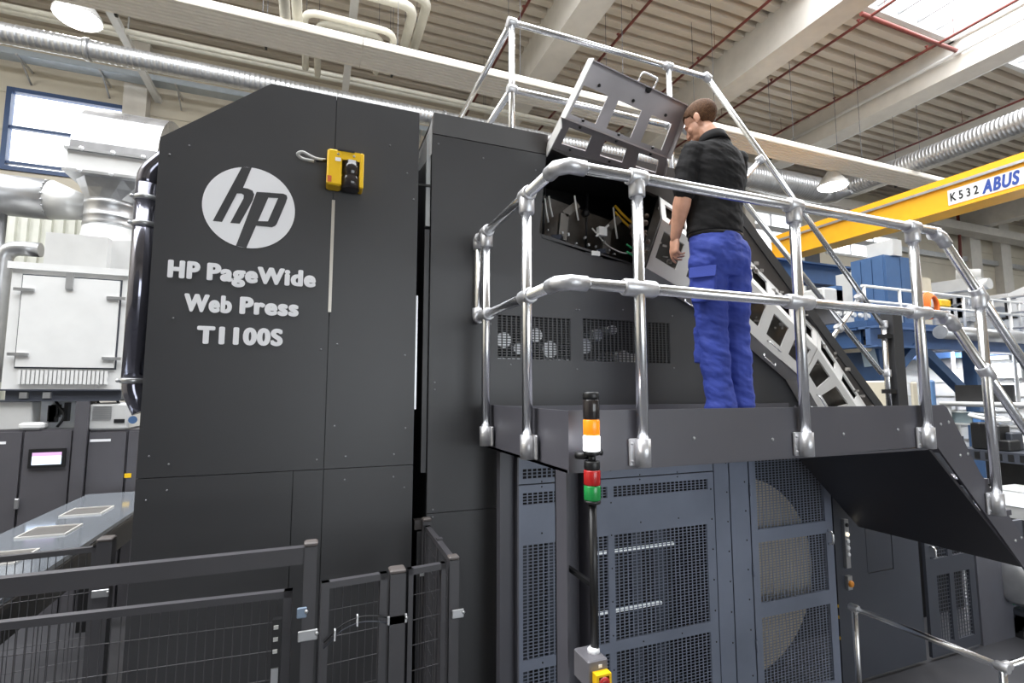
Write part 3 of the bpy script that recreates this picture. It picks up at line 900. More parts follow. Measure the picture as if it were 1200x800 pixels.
# open cover, swung up on its hinge
oc = []
HL, HR = Vector((1.345, 2.85, 3.775)), Vector((2.25, 2.85, 3.690))
fL, fR = pt(657, 137, 'Y', 2.60), pt(781, 185, 'Y', 2.60)
TL, TR = pt(690, 68, 'Y', 2.41), pt(805, 123, 'Y', 2.41)
def holes3(v0, v1, du):
    return [[((k + .5) / 3 - du, v0), ((k + .5) / 3 + du, v0), ((k + .5) / 3 + du, v1), ((k + .5) / 3 - du, v1)] for k in range(3)]
def hol(us, v0, v1):
    return [[(a, v0), (b, v0), (b, v1), (a, v1)] for a, b in us]
mb = plate_with_holes(HL, HR, fR, fL, hol(((.10, .30), (.42, .62), (.74, .93)), .22, .80), 0.010)
plate_with_holes(fL, fR, TR, TL, hol(((.06, .29), (.39, .62), (.72, .93)), .10, .60), 0.010, mb)
ocv = mb.build('open_print_bar_cover', STEELIN, press)
plab(ocv, 'print bar cover swung open, brushed inner side with six openings')
# flanges round the edge
nf = ((fR - fL).cross(TL - fL)).normalized()
nl = ((HR - HL).cross(fL - HL)).normalized()
def flange(P, Q, n, wdt, name, m):
    th = (Q - P).cross(n).normalized() * 0.006
    MB().add([P, Q, Q + n * wdt, P + n * wdt, P + th, Q + th, Q + n * wdt + th, P + n * wdt + th],
             [(0, 1, 2, 3), (7, 6, 5, 4), (0, 4, 5, 1), (1, 5, 6, 2), (2, 6, 7, 3), (3, 7, 4, 0)]).build(name, m, ocv)
sgn = 1 if nf.y > 0 else -1
for P, Q, n in ((HL, fL, nl), (fL, TL, nf), (fR, TR, nf), (HR, fR, nl), (TL, TR, nf)):
    s2 = (-0.05 if n.y > 0 else 0.05) * (1.7 if (Q is TL or P is HL) else 1)
    flange(P, Q, n, s2 if (P, Q) != (TL, TR) else s2 * .5, 'flange', SILVER if Q in (fL, TL) or P is fL else STEELIN)
MB().bar(fL.lerp(fR, .01), fR, 0.012, 0.012).build('fold_rib', STEELIN, ocv)
hm = TL.lerp(TR, .56); dd = (TR - TL).normalized(); uu = (TL - fL).normalized()
MB().path([hm - dd * .055 - uu * .005, hm - dd * .055 + uu * .06, hm + dd * .055 + uu * .06, hm + dd * .055 - uu * .005], 0.006, 8, .02).build('pull_handle', ALU, ocv)
mm = hm - uu * .02 + dd * 0.03
MB().lathe(mm, [(0.018, 0), (0.018, 0.012), (0.008, 0.03)], 10, (0, -1, 0)).build('latch', BLACK, ocv)
mb = MB()
for A, B, E, F_, vs in ((fL, fR, TL, TR, (.07, .68)), (HL, HR, fL, fR, (.10, .90))):
    for v in vs:
        for u in (.18, .51, .84):
            p = A.lerp(B, u).lerp(E.lerp(F_, u), v)
            mb.ball(p + Vector((0, -.006, 0)), 0.010, n=8, m=5)
stuff(mb.build('rubber_bumper', BLACK, ocv))

# ---- lower side below the platform: framed sheets with perforated windows
LB = Y0
holesL = [(1.175, 1.755, 0.66, 1.30), (1.80, 2.535, 0.665, 1.30), (1.175, 1.755, 1.53, 1.60), (1.80, 2.555, 1.53, 1.60), (1.175, 1.755, 0.06, 0.60), (1.80, 2.535, 0.06, 0.60), (1.175, 1.50, 1.68, 1.74)]
MB().sheet(1.145, 2.605, 0.02, 1.645, LB, LB + 0.02, [h for h in holesL if h[3] < 1.65]).build('lower_sheet', BLUEP, press)
MB().sheet(1.145, 2.605, 1.652, 1.88, LB, LB + 0.02, [holesL[-1]]).build('lower_sheet', BLUEP, press)
for h in holesL:
    grille(*h, px=0.034, pz=0.019, m=BLUEP, name='perforated_sheet', bx=.008, bz=.005)
MB().sheet(2.612, 2.74, 0.02, 1.88, LB, LB + 0.02).build('column_sheet', BLUEP, press)
MB().sheet(2.746, 2.915, 0.02, 1.88, LB - .004, LB + 0.02).build('column_sheet', BLUEP, press)
mb = MB()
for z in (.2, .5, .7, .9, 1.1, 1.3, 1.5, 1.7):
    screw(mb, 2.58, z + .03, LB, .006); screw(mb, 2.72, z, LB, .006); screw(mb, 2.88, z + .06, LB - .004, .006); screw(mb, 1.78, z, LB, .005)
for x in (1.3, 1.6, 2.0, 2.3):
    for z in (1.63, 1.66, .63, 1.36): screw(mb, x, z, LB, .005)
stuff(mb.build('screw', BLACK, press))
# mesh door
mh = [(2.985, 3.66, 1.22, 1.80), (2.985, 3.66, 0.72, 1.13), (2.985, 3.66, 0.08, 0.62)]
dr = MB().sheet(2.925, 3.735, 0.03, 1.86, LB - .005, LB + .02, mh).build('mesh_door', BLUEP, press)
for h in mh: grille(*h, px=.034, pz=.019, m=BLUEP, name='perforated_sheet', parent=dr, bx=.008, bz=.005)
def grip(x, z, parent, m=ALU, h=.10, y=LB):
    MB().path([(x, y, z - h / 2), (x, y - .045, z - h / 2 + .01), (x, y - .045, z + h / 2 - .01), (x, y, z + h / 2)], .009, 8, .02).build('door_handle', m, parent)
grip(3.68, 1.10, dr)
for z in (.45, .95, 1.5): MB().tube((2.92, LB - .012, z - .04), (2.92, LB - .012, z + .04), .008, 8).build('hinge', BLUEP, dr)
# solid door with small hatch and push-button strip
d_ = MB().sheet(3.75, 4.72, 0.03, 1.80, LB - .005, LB + .02, [(4.09, 4.40, .78, 1.30)]).build('panel_door', DOORM, press)
MB().box(4.098, 4.392, LB - .003, LB + .015, .788, 1.292).build('hatch', DOORM, d_)
MB().lathe((4.35, LB - .003, 1.12), [(.014, 0), (.014, .012)], 10, (0, -1, 0)).build('hatch_lock', BLACK, d_)
bs = MB().box(3.83, 3.875, LB - .03, LB - .005, .86, 1.22).build('button_strip', GALV, d_)
for i, (z, m) in enumerate(((1.18, BLACK), (1.11, mat('lit_button', (.9, .85, .7), .3, emit=(1, .9, .7), estr=.6)), (1.06, VINYL), (1.01, VINYL), (.96, VINYL))):
    MB().lathe((3.853, LB - .03, z), [(.016, 0), (.015, .01), (.008, .013)], 10, (0, -1, 0)).build('push_button', m, bs)
MB().box(3.832, 3.88, LB - .03, LB - .005, .70, .80).build('key_switch', GALV, d_)
MB().lathe((3.858, LB - .03, .745), [(.026, 0), (.024, .012), (.012, .02)], 12, (0, -1, 0)).build('amber_button', mat('amber_button', (.8, .3, .03), .3), d_)
for z in (.35, .5, .58): MB().box(3.742, 3.748, LB - .006, LB + .01, z, z + .02).build('hinge_pin', WIREY, d_)
# second, narrow mesh door
mh2 = [(4.93, 5.10, 0.80, 1.36), (5.16, 5.38, 0.80, 1.36), (4.93, 5.10, 0.12, .66), (5.16, 5.38, .12, .66)]
d2_ = MB().sheet(4.80, 5.46, 0.03, 1.8, LB - .005, LB + .02, mh2).build('mesh_door', DOORM, press)
for h in mh2: grille(*h, px=.034, pz=.03, m=DOORM, parent=d2_)
grip(4.87, .86, d2_)
MB().box(5.50, 6.25, LB, LB + .03, 0, 1.0).build('end_panel', mat('grey_end_panel', (.09, .092, .11), .45), press)
MB().lathe((5.98, LB, .62), [(.05, 0), (.05, .02), (.02, .03)], 14, (0, -1, 0)).build('hand_wheel', BLACK, press)
# behind the perforated sheets: bars with reflected light given as glow, rollers, a paper roll
for z, x0, x1 in ((1.13, 1.55, 2.42), (0.745, 1.55, 2.30)):
    MB().box(x0, x1, LB + .20, LB + .22, z - .008, z + .008).build('glow_bar', GLOWM, press)
for x in (1.25, 1.45, 1.65, 1.9, 2.1, 2.3):
    MB().box(x, x + .08, LB + .26, LB + .30, .1, 1.3).build('inner_post', mat('inner_post_%d' % int(x * 100), (.05, .06, .08), .4), press)
for x, z, r in ((1.10, 2.52, .05), (1.2, 2.47, .035), (1.32, 2.56, .045), (1.42, 2.47, .055), (1.68, 2.50, .05), (1.78, 2.58, .04), (1.98, 2.42, .06), (1.9, 2.62, .03)):
    MB().tube((x, LB + .12, z), (x, LB + .42, z), r, 14).build('roller', GALV, press)
MB().box(1.02, 2.2, LB + .3, LB + .32, 2.40, 2.42).build('inner_rail', GALV, press)
MB().box(2.0, 2.15, LB + .15, LB + .2, 2.40, 2.46).build('inner_block', GALVW, press)
MB().prism([(max(2.77, 2.97 + .70 * math.cos(2 * PI * k / 72)), .86 + .70 * math.sin(2 * PI * k / 72)) for k in range(72)], 'Y', LB + .14, 3.48).build('paper_roll', PAPER, press)
MB().box(2.74, 2.76, LB + .03, 3.48, 0.02, 1.86).build('inner_partition', INSIDE, press)

# pale scanner fixed high on the tower
sn = empty('safety_scanner', (0.118, 2.80, 3.29), 'yellow safety scanner with a black front on the dark tower, beside the round emblem', 'sensor')
p0, p1 = (0.025, 3.487), (0.212, 3.285)
mb = MB()
mb.bevbox(p0[0], p0[0] + .075, Y0 - .10, Y0 - .001, 3.285, 3.48, .008)
mb.bevbox(p1[0] - .022, p1[0], Y0 - .10, Y0 - .001, 3.285, 3.48, .005)
mb.box(p0[0] + .07, p1[0] - .02, Y0 - .098, Y0 - .001, 3.43, 3.478)
mb.build('housing', YELL2, sn)
MB().lathe((p0[0] + .125, Y0 - .05, 3.283), [(.04, 0), (.055, .01), (.055, .06), (.045, .075), (.05, .085), (.055, .15)], 18).build('scan_head', CLEARB, sn)
MB().box(p0[0] + .05, p1[0] - .05, Y0 - .102, Y0 - .02, 3.474, 3.484).build('top_cap', BLACK, sn)
MB().box(p0[0] + .040, p0[0] + .068, Y0 - .102, Y0 - .099, 3.415, 3.435).build('label_plate', VINYL, sn)
MB().box(p0[0] + .004, p0[0] + .025, Y0 - .102, Y0 - .099, 3.297, 3.33).build('warning_sticker', mat('red_sticker', (.6, .12, .03), .5), sn)
for x in (p0[0] + .055, p0[0] + .135): MB().lathe((x, Y0 - .1, 3.455), [(.007, 0), (.005, .004)], 8, (0, -1, 0)).build('fixing_screw', GALV, sn)
MB().path([(p0[0] + .01, Y0 - .05, 3.435), (-.03, Y0 - .06, 3.425), (-.10, Y0 - .07, 3.452), (-.128, Y0 - .05, 3.44), (-.10, Y0 - .03, 3.428), (-.04, Y0 - .03, 3.425)], .008, 8, .03).build('cable', WIREW, sn)
MB().tube((p0[0], Y0 - .05, 3.43), (-.03, Y0 - .05, 3.425), .012, 8).build('plug', BLACK, sn)

# guard rail on top of the press, descending with the arch
YG = 3.32
tr = empty('upper_guard_rail', (1.29, YG, 3.82), 'tubular aluminium guard rail on top of the press, sloping down along the arch', 'guard rail')
def gp(x, y): return pt(x, y, 'Y', YG)
zt = 4.95; xc_ = 1.288
bend = Vector((3.13, YG, zt)); lowt = gp(1034, 380); 
def rail(pts, r=.024, name='rail', parent=tr, m=ALU, bendr=0): return MB().path(pts, r, 12, bendr).build(name, m, parent)
def joint(p, d, l=.07, r=.036, parent=tr, name='tube_clamp'):
    d = Vector(d).normalized(); p = Vector(p)
    return MB().lathe(p - d * l / 2, [(r * .9, 0), (r, .006), (r, l - .006), (r * .9, l)], 10, d).build(name, CAST, parent)
zmid = 4.42
rail([(xc_, YG, zt), tuple(bend)]); rail([bend, lowt])
rail([(xc_, YG, zmid), (2.88, YG, zmid)])
lm0 = gp(868, 207); lm1 = gp(1033, 437)
lm0 = Vector((2.88, YG, zmid))
rail([lm0, lm1])
rail([(xc_, YG, zt), (xc_, 5.0, zt)]); rail([(xc_, YG, zmid), (xc_, 5.0, zmid)])
rail([(xc_, YG, 3.8), (xc_, YG, zt)], name='post'); rail([(2.72, YG, 3.75), (2.72, YG, zt)], name='post'); rail([(xc_, 4.95, 3.8), (xc_, 4.95, zt)], name='post')
for k in ((891, 187), (1007, 349)):
    a = gp(*k); d = (lowt - bend).normalized(); nn = Vector((-d.z, 0, d.x)) * -1
    if nn.z > 0: nn = -nn
    rail([a, a + nn * 1.0], name='post')
    joint(a, d); joint(a + nn * .44, d)
pz = gp(1037, 300)
for p, d in (((xc_, YG, zt), (1, 0, 0)), ((xc_, YG, zmid), (1, 0, 0)), ((2.72, YG, zt), (1, 0, 0)), ((2.72, YG, zmid), (1, 0, 0)), (bend, (1, 0, -.5)), (lm0, (1, 0, -.5)), ((xc_, YG + .02, zt), (0, 1, 0))):
    joint(p, d)
xe_ = lowt.x + .02
rail([(xe_, YG, 1.85), (xe_, YG, lowt.z + .02)], name='post')
joint((xe_, YG, lowt.z), (0, 0, 1)); joint((xe_, YG, lm1.z), (0, 0, 1))
MB().box(xe_ + .06, xe_ + .20, YG - .05, YG + .07, 1.85, 3.02).build('end_post', DARK, tr)
MB().box(xe_ - .04, xe_ + .10, YG - .04, YG + .04, 2.72, 2.76).build('strap', BLACK, tr); MB().box(xe_ - .04, xe_ + .10, YG - .04, YG + .04, 2.18, 2.22).build('strap', BLACK, tr)

# ================================================================= THE PLATFORM
YP = 1.78
pf = empty('service_platform', (2.05, 2.3, 0), 'grey steel service platform with stair and tubular aluminium railing', 'platform')
DZ = 2.04
XP0, XP1 = 0.927, 3.20
MB().box(XP0 + .01, XP1, YP + .01, Y0 - .02, DZ - .03, DZ).build('deck', KICK, pf)
kick = [(XP0, 1.885), (XP1 - .03, 1.905), (3.88, 1.182), (4.25, 0.80), (4.45, .80), (3.92, 1.335), (3.545, 1.735), (3.50, 1.80), (3.29, 2.108), (3.26, 2.125), (XP0, 2.125)]
k1 = MB().prism(kick, 'Y', YP, YP + .012).build('front_toe_board', KICK, pf)
MB().box(XP0, XP0 + .012, YP + .012, Y0 - .03, 1.885, 2.125).build('side_toe_board', KICK, pf)
MB().box(XP0 + .012, XP1 + .1, Y0 - .045, Y0 - .03, DZ, 2.115).build('rear_toe_board', KICK, pf)
MB().box(XP0, XP1 - .03, YP + .012, YP + .07, 1.885, 1.897).build('lower_flange', KICK, pf)
MB().box(XP0, XP0 + .07, YP + .012, Y0 - .03, 1.885, 1.897).build('lower_flange', KICK, pf)
# underside of the stair and treads
st = [(XP1 - .06, 1.90), (3.90, 1.165)]
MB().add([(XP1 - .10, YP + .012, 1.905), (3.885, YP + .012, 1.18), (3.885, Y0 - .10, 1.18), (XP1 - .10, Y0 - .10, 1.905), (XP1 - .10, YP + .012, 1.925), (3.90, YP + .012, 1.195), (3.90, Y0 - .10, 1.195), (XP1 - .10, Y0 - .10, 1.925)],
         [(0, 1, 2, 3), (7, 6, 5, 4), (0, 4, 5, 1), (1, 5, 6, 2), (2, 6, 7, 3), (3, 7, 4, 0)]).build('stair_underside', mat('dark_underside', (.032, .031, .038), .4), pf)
MB().prism([(3.17, 1.905), (3.88, 1.182), (3.93, 1.335), (3.545, 1.735), (3.29, 2.1)], 'Y', Y0 - .11, Y0 - .10).build('rear_stringer', KICK, pf)
for i in range(4):
    x = 3.26 + i * .19; z = 1.86 - i * .19
    MB().box(x, x + .2, YP + .015, Y0 - .115, z, z + .03).build('tread', KICK, pf)
mb = MB()
for x, z in ((3.22, 2.02), (3.29, 2.03), (3.37, 1.845), (3.44, 1.85), (3.82, 1.34), (3.88, 1.35), (3.62, 1.55)):
    screw(mb, x, z, YP, .010)
for x, z in ((1.53, 2.0), (2.45, 1.99), (2.86, 2.0), (1.98, 1.98)): screw(mb, x, z, YP, .008)
stuff(mb.build('bolt', GALV, pf))
# legs: folded channels
def leg(x0, x1, y0, y1, fl=True):
    mb = MB()
    mb.box(x0, x0 + .008, y0, y1, 0.012, 1.885); mb.box(x0, x1, y1 - .008, y1, 0.012, 1.885); mb.box(x1 - .008, x1, y0, y1, 0.012, 1.885)
    mb.box(x0 - .03, x1 + .03, y0 - .03, y1 + .03, 0, 0.012)
    return mb.build('leg', KICK, pf)
leg(0.925, 1.035, 1.80, 1.90); leg(0.965, 1.075, 2.66, 2.72)
# railing
YR = 1.745; XR_ = 0.885
ZT, ZM = 3.10, 2.625
def prail(*a, **k): return rail(*a, parent=pf, **k)
c45 = .045
for z in (ZT, ZM):
    zz = z
    prail([(XR_ + c45, YR, z), (3.27, YR, z)])
    prail([(XR_, YR + c45, z), (XR_, 2.80, z)])
    e4 = [Vector(p) for p in ((XR_ + c45 + .065, YR, z), (XR_ + c45 - .005, YR, z), (XR_, YR + c45 - .005, z), (XR_, YR + c45 + .06, z))]
    mb = MB()
    mb.path(e4, .0315, 16)
    mb.sm = [len(f) > 8 or False for f in mb.f] and [True] * len(mb.f)
    mb.build('corner_elbow', CAST, pf)
prail([(XR_, 2.80, ZT), (XR_, 2.83, ZT), (XR_, 2.83, ZM), (XR_, 2.80, ZM)], bendr=.03, name='end_loop')
MB().path([(XR_, 2.79, ZT), (XR_, 2.83, ZT), (XR_, 2.83, ZT - .06)], .033, 8, .02).build('elbow', CAST, pf)
MB().path([(XR_, 2.79, ZM), (XR_, 2.83, ZM), (XR_, 2.83, ZM + .06)], .033, 8, .02).build('elbow', CAST, pf)
def pclamp(p, d, l=.07): return joint(p, d, l, parent=pf)
def bracket(x, y, z0, z1, ax, parent=pf):
    mb = MB()
    if ax == 'Y':
        mb.bevbox(x - .05, x + .05, y + .020, y + .033, z0, z1, .004); mb.tube((x, y, z0), (x, y, z1), .032, 10)
        for sx in (-.038, .038):
            for z in (z0 + .02, z1 - .02): mb.ball((x + sx, y + .02, z), .007, n=6, m=4)
    else:
        mb.bevbox(x + .018, x + .031, y - .05, y + .05, z0, z1, .004); mb.tube((x, y, z0), (x, y, z1), .032, 10)
    return mb.build('post_bracket', CAST, parent)
for x in (1.245, 2.152, 3.045):
    prail([(x, YR, 1.92), (x, YR, ZT)], name='post')
    bracket(x, YR, 1.90, 2.01, 'Y')
    pclamp((x, YR, ZT), (1, 0, 0), .085); pclamp((x, YR, ZT - .05), (0, 0, 1), .07)
    pclamp((x, YR, ZM), (1, 0, 0), .16)
for y in (2.09, 2.675):
    prail([(XR_, y, 1.92), (XR_, y, ZT)], name='post')
    bracket(XR_, y, 1.905, 2.01, 'X')
    pclamp((XR_, y, ZT), (0, 1, 0), .08); pclamp((XR_, y, ZT - .05), (0, 0, 1), .08)
    pclamp((XR_, y, ZM), (0, 1, 0), .10)
# stair handrail
sb = Vector((3.29, YR, ZT - .02)); sl = Vector((1, 0, -0.985)).normalized()
prail([(3.27, YR, ZT - .005), sb]); prail([sb, sb + sl * 1.75])
mbm = Vector((3.31, YR, ZM - .02))
prail([(3.27, YR, ZM - .005), mbm]); prail([mbm, mbm + sl * 1.75])
MB().path([sb - Vector((.07, 0, 0)), sb, sb + sl * .07], .033, 8, .03).build('elbow', CAST, pf)
MB().path([mbm - Vector((.07, 0, 0)), mbm, mbm + sl * .07], .033, 8, .03).build('elbow', CAST, pf)
for x, zb2 in ((3.61, 1.53), (4.32, .85)):
    z = sb.z - (x - sb.x) * .985
    prail([(x, YR, zb2), (x, YR, z)], name='post')
    pclamp((x, YR, z), sl, .1); pclamp((x, YR, z - .04), (0, 0, 1), .08)
    z = mbm.z - (x - mbm.x) * .985
    pclamp((x, YR, z), sl, .1)
    bracket(x, YR, zb2 - .02, zb2 + .10, 'Y')
# rear handrail of the stair
YR2 = Y0 - .14
a_ = pt(1040, 300, 'Y', YR2)

# signal tower --------------------------------------------------------------------------------
BX, BY = 0.962, 1.665
bc = empty('signal_tower', (BX, BY, 1.22), 'stacked amber, white, red and green signal light on a black pole at the platform corner', 'signal light')
R_ = .031
def seg(z0, z1, m, name, r=R_, lab=None):
    o = MB().lathe((BX, BY, z0), [(r * .94, 0), (r, .004), (r, z1 - z0 - .004), (r * .94, z1 - z0)], 20).build(name, m, bc)
    if lab: plab(o, lab)
    return o
def bz(y): return pt(690, y, 'Y', BY).z
MB().lathe((BX, BY, bz(468)), [(R_ * .96, 0), (R_, .01), (R_, bz(460) - bz(468) - .004), (R_ * .9, bz(459) - bz(468))], 20).build('top_cap', BLACK, bc)
seg(bz(491), bz(468), CLEARB, 'smoked_section')
seg(bz(510), bz(491.5), ORNG, 'amber_lamp', lab='amber lens'); seg(bz(528), bz(510.5), LAMPW, 'white_lamp', lab='lit white lens')
seg(bz(533), bz(528), BLACK, 'collar'); seg(bz(550), bz(540), BLACK, 'collar', R_ * .95)
MB().tube((BX, BY, bz(542)), (BX, BY, bz(532)), .014, 12).build('neck', BLACK, bc)
MB().lathe((BX - .005, BY + .05, bz(535)), [(.034, -.012), (.036, 0), (.034, .012)], 18, (0, 0, 1)).build('clamp_ring', BLACK, bc)
MB().lathe((BX + .045, BY + .03, bz(532)), [(.010, 0), (.012, .015)], 10, (1, 0, 0)).build('clamp_screw', BLACK, bc)
seg(bz(568), bz(550.5), REDL, 'red_lamp', lab='red lens'); seg(bz(586), bz(568.5), GREENL, 'green_lamp', lab='green lens')
seg(bz(590), bz(586), BLACK, 'collar')
MB().tube((BX, BY, 1.285), (BX, BY, bz(589)), .015, 10).build('pole', BLACK, bc)
MB().tube((BX + .022, BY + .02, 1.285), (BX + .022, BY + .02, bz(589)), .003, 6).build('cable', WIREW, bc)
MB().box(BX - .008, BX + .008, BY + .01, 1.90, 1.50, 1.515).build('pole_bracket', BLACK, bc)
bx = MB().bevbox(BX - .058, BX + .020, BY - .055, BY + .05, 1.190, 1.283, .004).build('switch_box', mat('box_grey', (.15, .145, .16), .4), bc)
MB().lathe((BX - .005, BY, 1.281), [(.022, 0), (.022, .012), (.014, .02)], 14).build('cable_gland', VINYL, bx)
mb = MB()
yq = BY - .055
mb.box(BX - .043, BX - .034, yq - .03, yq, 1.20, 1.250); mb.box(BX + .006, BX + .015, yq - .03, yq, 1.20, 1.250); mb.box(BX - .034, BX + .006, yq - .03, yq, 1.243, 1.250)
mb.build('guard_collar', YELL2, bx)
MB().lathe((BX - .014, yq, 1.222), [(.012, 0), (.012, .02), (.021, .022), (.021, .032), (.012, .038)], 14, (0, -1, 0)).build('stop_button', mat('stop_red', (.35, .02, .02), .25), bx)
MB().box(BX - .018, BX - .005, yq - .002, yq, 1.258, 1.268).build('label_plate', VINYL, bx)

# ================================================================= SAFETY FENCES
def wire_panel(p, q, z0, z1, parent, px=0.028, pz=0.10, name='wire_mesh', r=.0017):
    p, q = Vector(p), Vector(q)
    L = (q - p).length
    mb = MB()
    n = round(L / px)
    for i in range(1, n):
        c = p.lerp(q, i / n)
        mb.tube((c.x, c.y, z0), (c.x, c.y, z1), r, 4, cap=False)
    k = round((z1 - z0) / pz)
    for j in range(1, k):
        z = z0 + (z1 - z0) * j / k
        mb.tube((p.x, p.y, z), (q.x, q.y, z), r, 4, cap=False)
    return stuff(mb.build(name, FENCE, parent))
def fpanel(name, p, q, z0, z1, lab, posts=True, group=None, pw=.028):
    p, q = Vector((*p, 0)), Vector((*q, 0))
    d = (q - p).normalized()
    e = empty(name, ((p.x + q.x) / 2, (p.y + q.y) / 2, z0), lab, 'fence', group)
    for z, nm in ((z1, 'top_frame'), (z0 + .02, 'bottom_frame')):
        MB().bar((p.x, p.y, z - .012), (q.x, q.y, z - .012), .028, .024).build(nm, FENCE, e)
    for c in (p + d * pw / 2, q - d * pw / 2):
        MB().bar((c.x, c.y, z0), (c.x, c.y, z1), pw, .028, tuple(Vector((-d.y, d.x, 0)))).build('side_frame', FENCE, e)
    wire_panel(p + d * .02, q - d * .02, z0, z1 - .01, e)
    return e
def fpost(x, y, z1, w, lab, dx=None, cap=True):
    e = empty('fence_post', (x, y, 0), lab, 'post')
    MB().box(x - w / 2, x + w / 2, y - w / 2, y + w / 2, 0.008, z1).build('tube', FENCE, e)
    MB().box(x - w, x + w, y - w, y + w, 0, .008).build('foot_plate', FENCE, e)
    MB().bevbox(x - w / 2 - .002, x + w / 2 + .002, y - w / 2 - .002, y + w / 2 + .002, z1, z1 + .016, .005).build('cap', mat('cap_%d' % int(x * 1000), (.11, .095, .09), .5), e)
    return e
def clampb(e, x, y, z, m=GALV, w=.03):
    MB().bevbox(x - w, x + w, y - .028, y - .020, z - .018, z + .018, .003).build('clamp', m, e)
    MB().ball((x + w * .9, y - .03, z + .004), .007, n=7, m=5).build('clamp_bolt', GALV, e)
ZF = 1.48
f1 = fpanel('mesh_panel', (-1.6, 2.19), (-.045, 2.10), .10, ZF, 'wide dark mesh gate panel in the left foreground, below the flat rail')
f2 = fpanel('mesh_panel', (.055, 2.135), (.300, 2.158), .10, ZF, 'narrow mesh panel with a curved cable, right of the gate post')
f3 = fpanel('mesh_panel', (.385, 2.165), (.545, 2.19), .10, ZF, 'narrowest mesh panel, between the twin post and the corner post', pw=.02)
f4 = fpanel('mesh_panel', (.59, 2.24), (.60, 2.80), .10, ZF, 'mesh panel running back from the corner post to the press', pw=.03)
fp = fpost(.012, 2.005, 1.655, .042, 'tallest fence post with the gate lock beside the flat gate rail')
clampb(fp, .012, 2.005, 1.36, w=.032); clampb(fp, -.01, 2.0, 1.44, mat('pale_blue_latch', (.25, .32, .42), .3, metal=.5), .016)
fq = fpost(.342, 2.162, ZF - .005, .060, 'wide middle fence post between the two small mesh panels')
clampb(fq, .342, 2.16, 1.30, GALV, .04)
fr_ = fpost(.585, 2.20, ZF + .005, .042, 'corner fence post where the fence turns back to the press')
clampb(fr_, .60, 2.195, 1.27, w=.026)
fs = fpost(.60, 2.825, ZF + .02, .042, 'fence post close against the press, at the far end of the side panel')
clampb(fs, .585, 2.82, 1.24, w=.026)
MB().box(.584, .612, 2.50, 2.53, .1, ZF + .01).build('mid_frame', FENCE, f4)
bm2 = MB().bar((-1.7, 2.06, 1.61), (-.006, 2.01, 1.625), .035, .056)
tag(bm2.build('gate_rail', FENCE, top=True), 'flat dark gate rail above the wide mesh panel', 'rail')
for dz in (0, .02):
    MB().path([(.07, 2.11, 1.27 - dz), (.13, 2.11, 1.325 - dz), (.20, 2.11, 1.345 - dz), (.26, 2.115, 1.335 - dz), (.30, 2.12, 1.32 - dz)], .0028, 6, .03).build('cable', DOORM if dz else BLACK, f2)
for x, z in ((.105, 1.295), (.185, 1.335)): MB().box(x, x + .005, 2.10, 2.12, z - .022, z + .016).build('cable_tie', VINYL, f2)
lk = empty('gate_switch', (-.085, 2.07, 1.1), 'small gate safety switch with a red tip behind the gate post', 'switch')
MB().box(-.105, -.075, 2.05, 2.08, 1.12, 1.40).build('switch_body', BLACK, lk); MB().box(-.103, -.08, 2.045, 2.05, 1.19, 1.24).build('grey_block', GALV, lk)
MB().box(-.103, -.083, 2.044, 2.05, 1.15, 1.18).build('red_tip', mat('red_tip', (.6, .02, .02), .4), lk)
for z in (1.29, 1.33, 1.37): MB().box(-.1, -.085, 2.044, 2.05, z, z + .012).build('status_light', WIREW, lk)
f5 = fpanel('mesh_panel', (-1.75, 2.93), (-.905, 3.0), .10, ZF + .0, 'dark mesh panel behind the flat rail, in front of the white-topped table')
fz = fpost(-.885, 3.01, ZF + .02, .06, 'fence post left of the tower, at the end of the rear mesh panel')
clampb(fz, -.885, 3.0, 1.27, w=.034)
# floor-standing tubular rail at the lower right
lr = empty('floor_rail', (2.75, 1.7, 0), 'tubular floor rail in the lower right corner, in front of the mesh doors', 'guard rail')
pA = pt(1001, 712, 'Z', .75); pB = pt(1182, 779, 'Z', .75); pB.x = pA.x
lr.location = (pA.x, pA.y, 0)
rail([(pA.x, pA.y, 0), pA], .018, parent=lr, name='post'); rail([pA, pB], .018, parent=lr); rail([pB, pB + Vector((.7, 0, 0))], .018, parent=lr); rail([(pB.x, pB.y, 0), pB], .018, parent=lr, name='post')
for p, d in ((pA, (0, 1, 0)), (pB, (0, 1, 0)), (pB + Vector((.03, 0, 0)), (1, 0, 0))): joint(p, d, .06, r=.025, parent=lr)

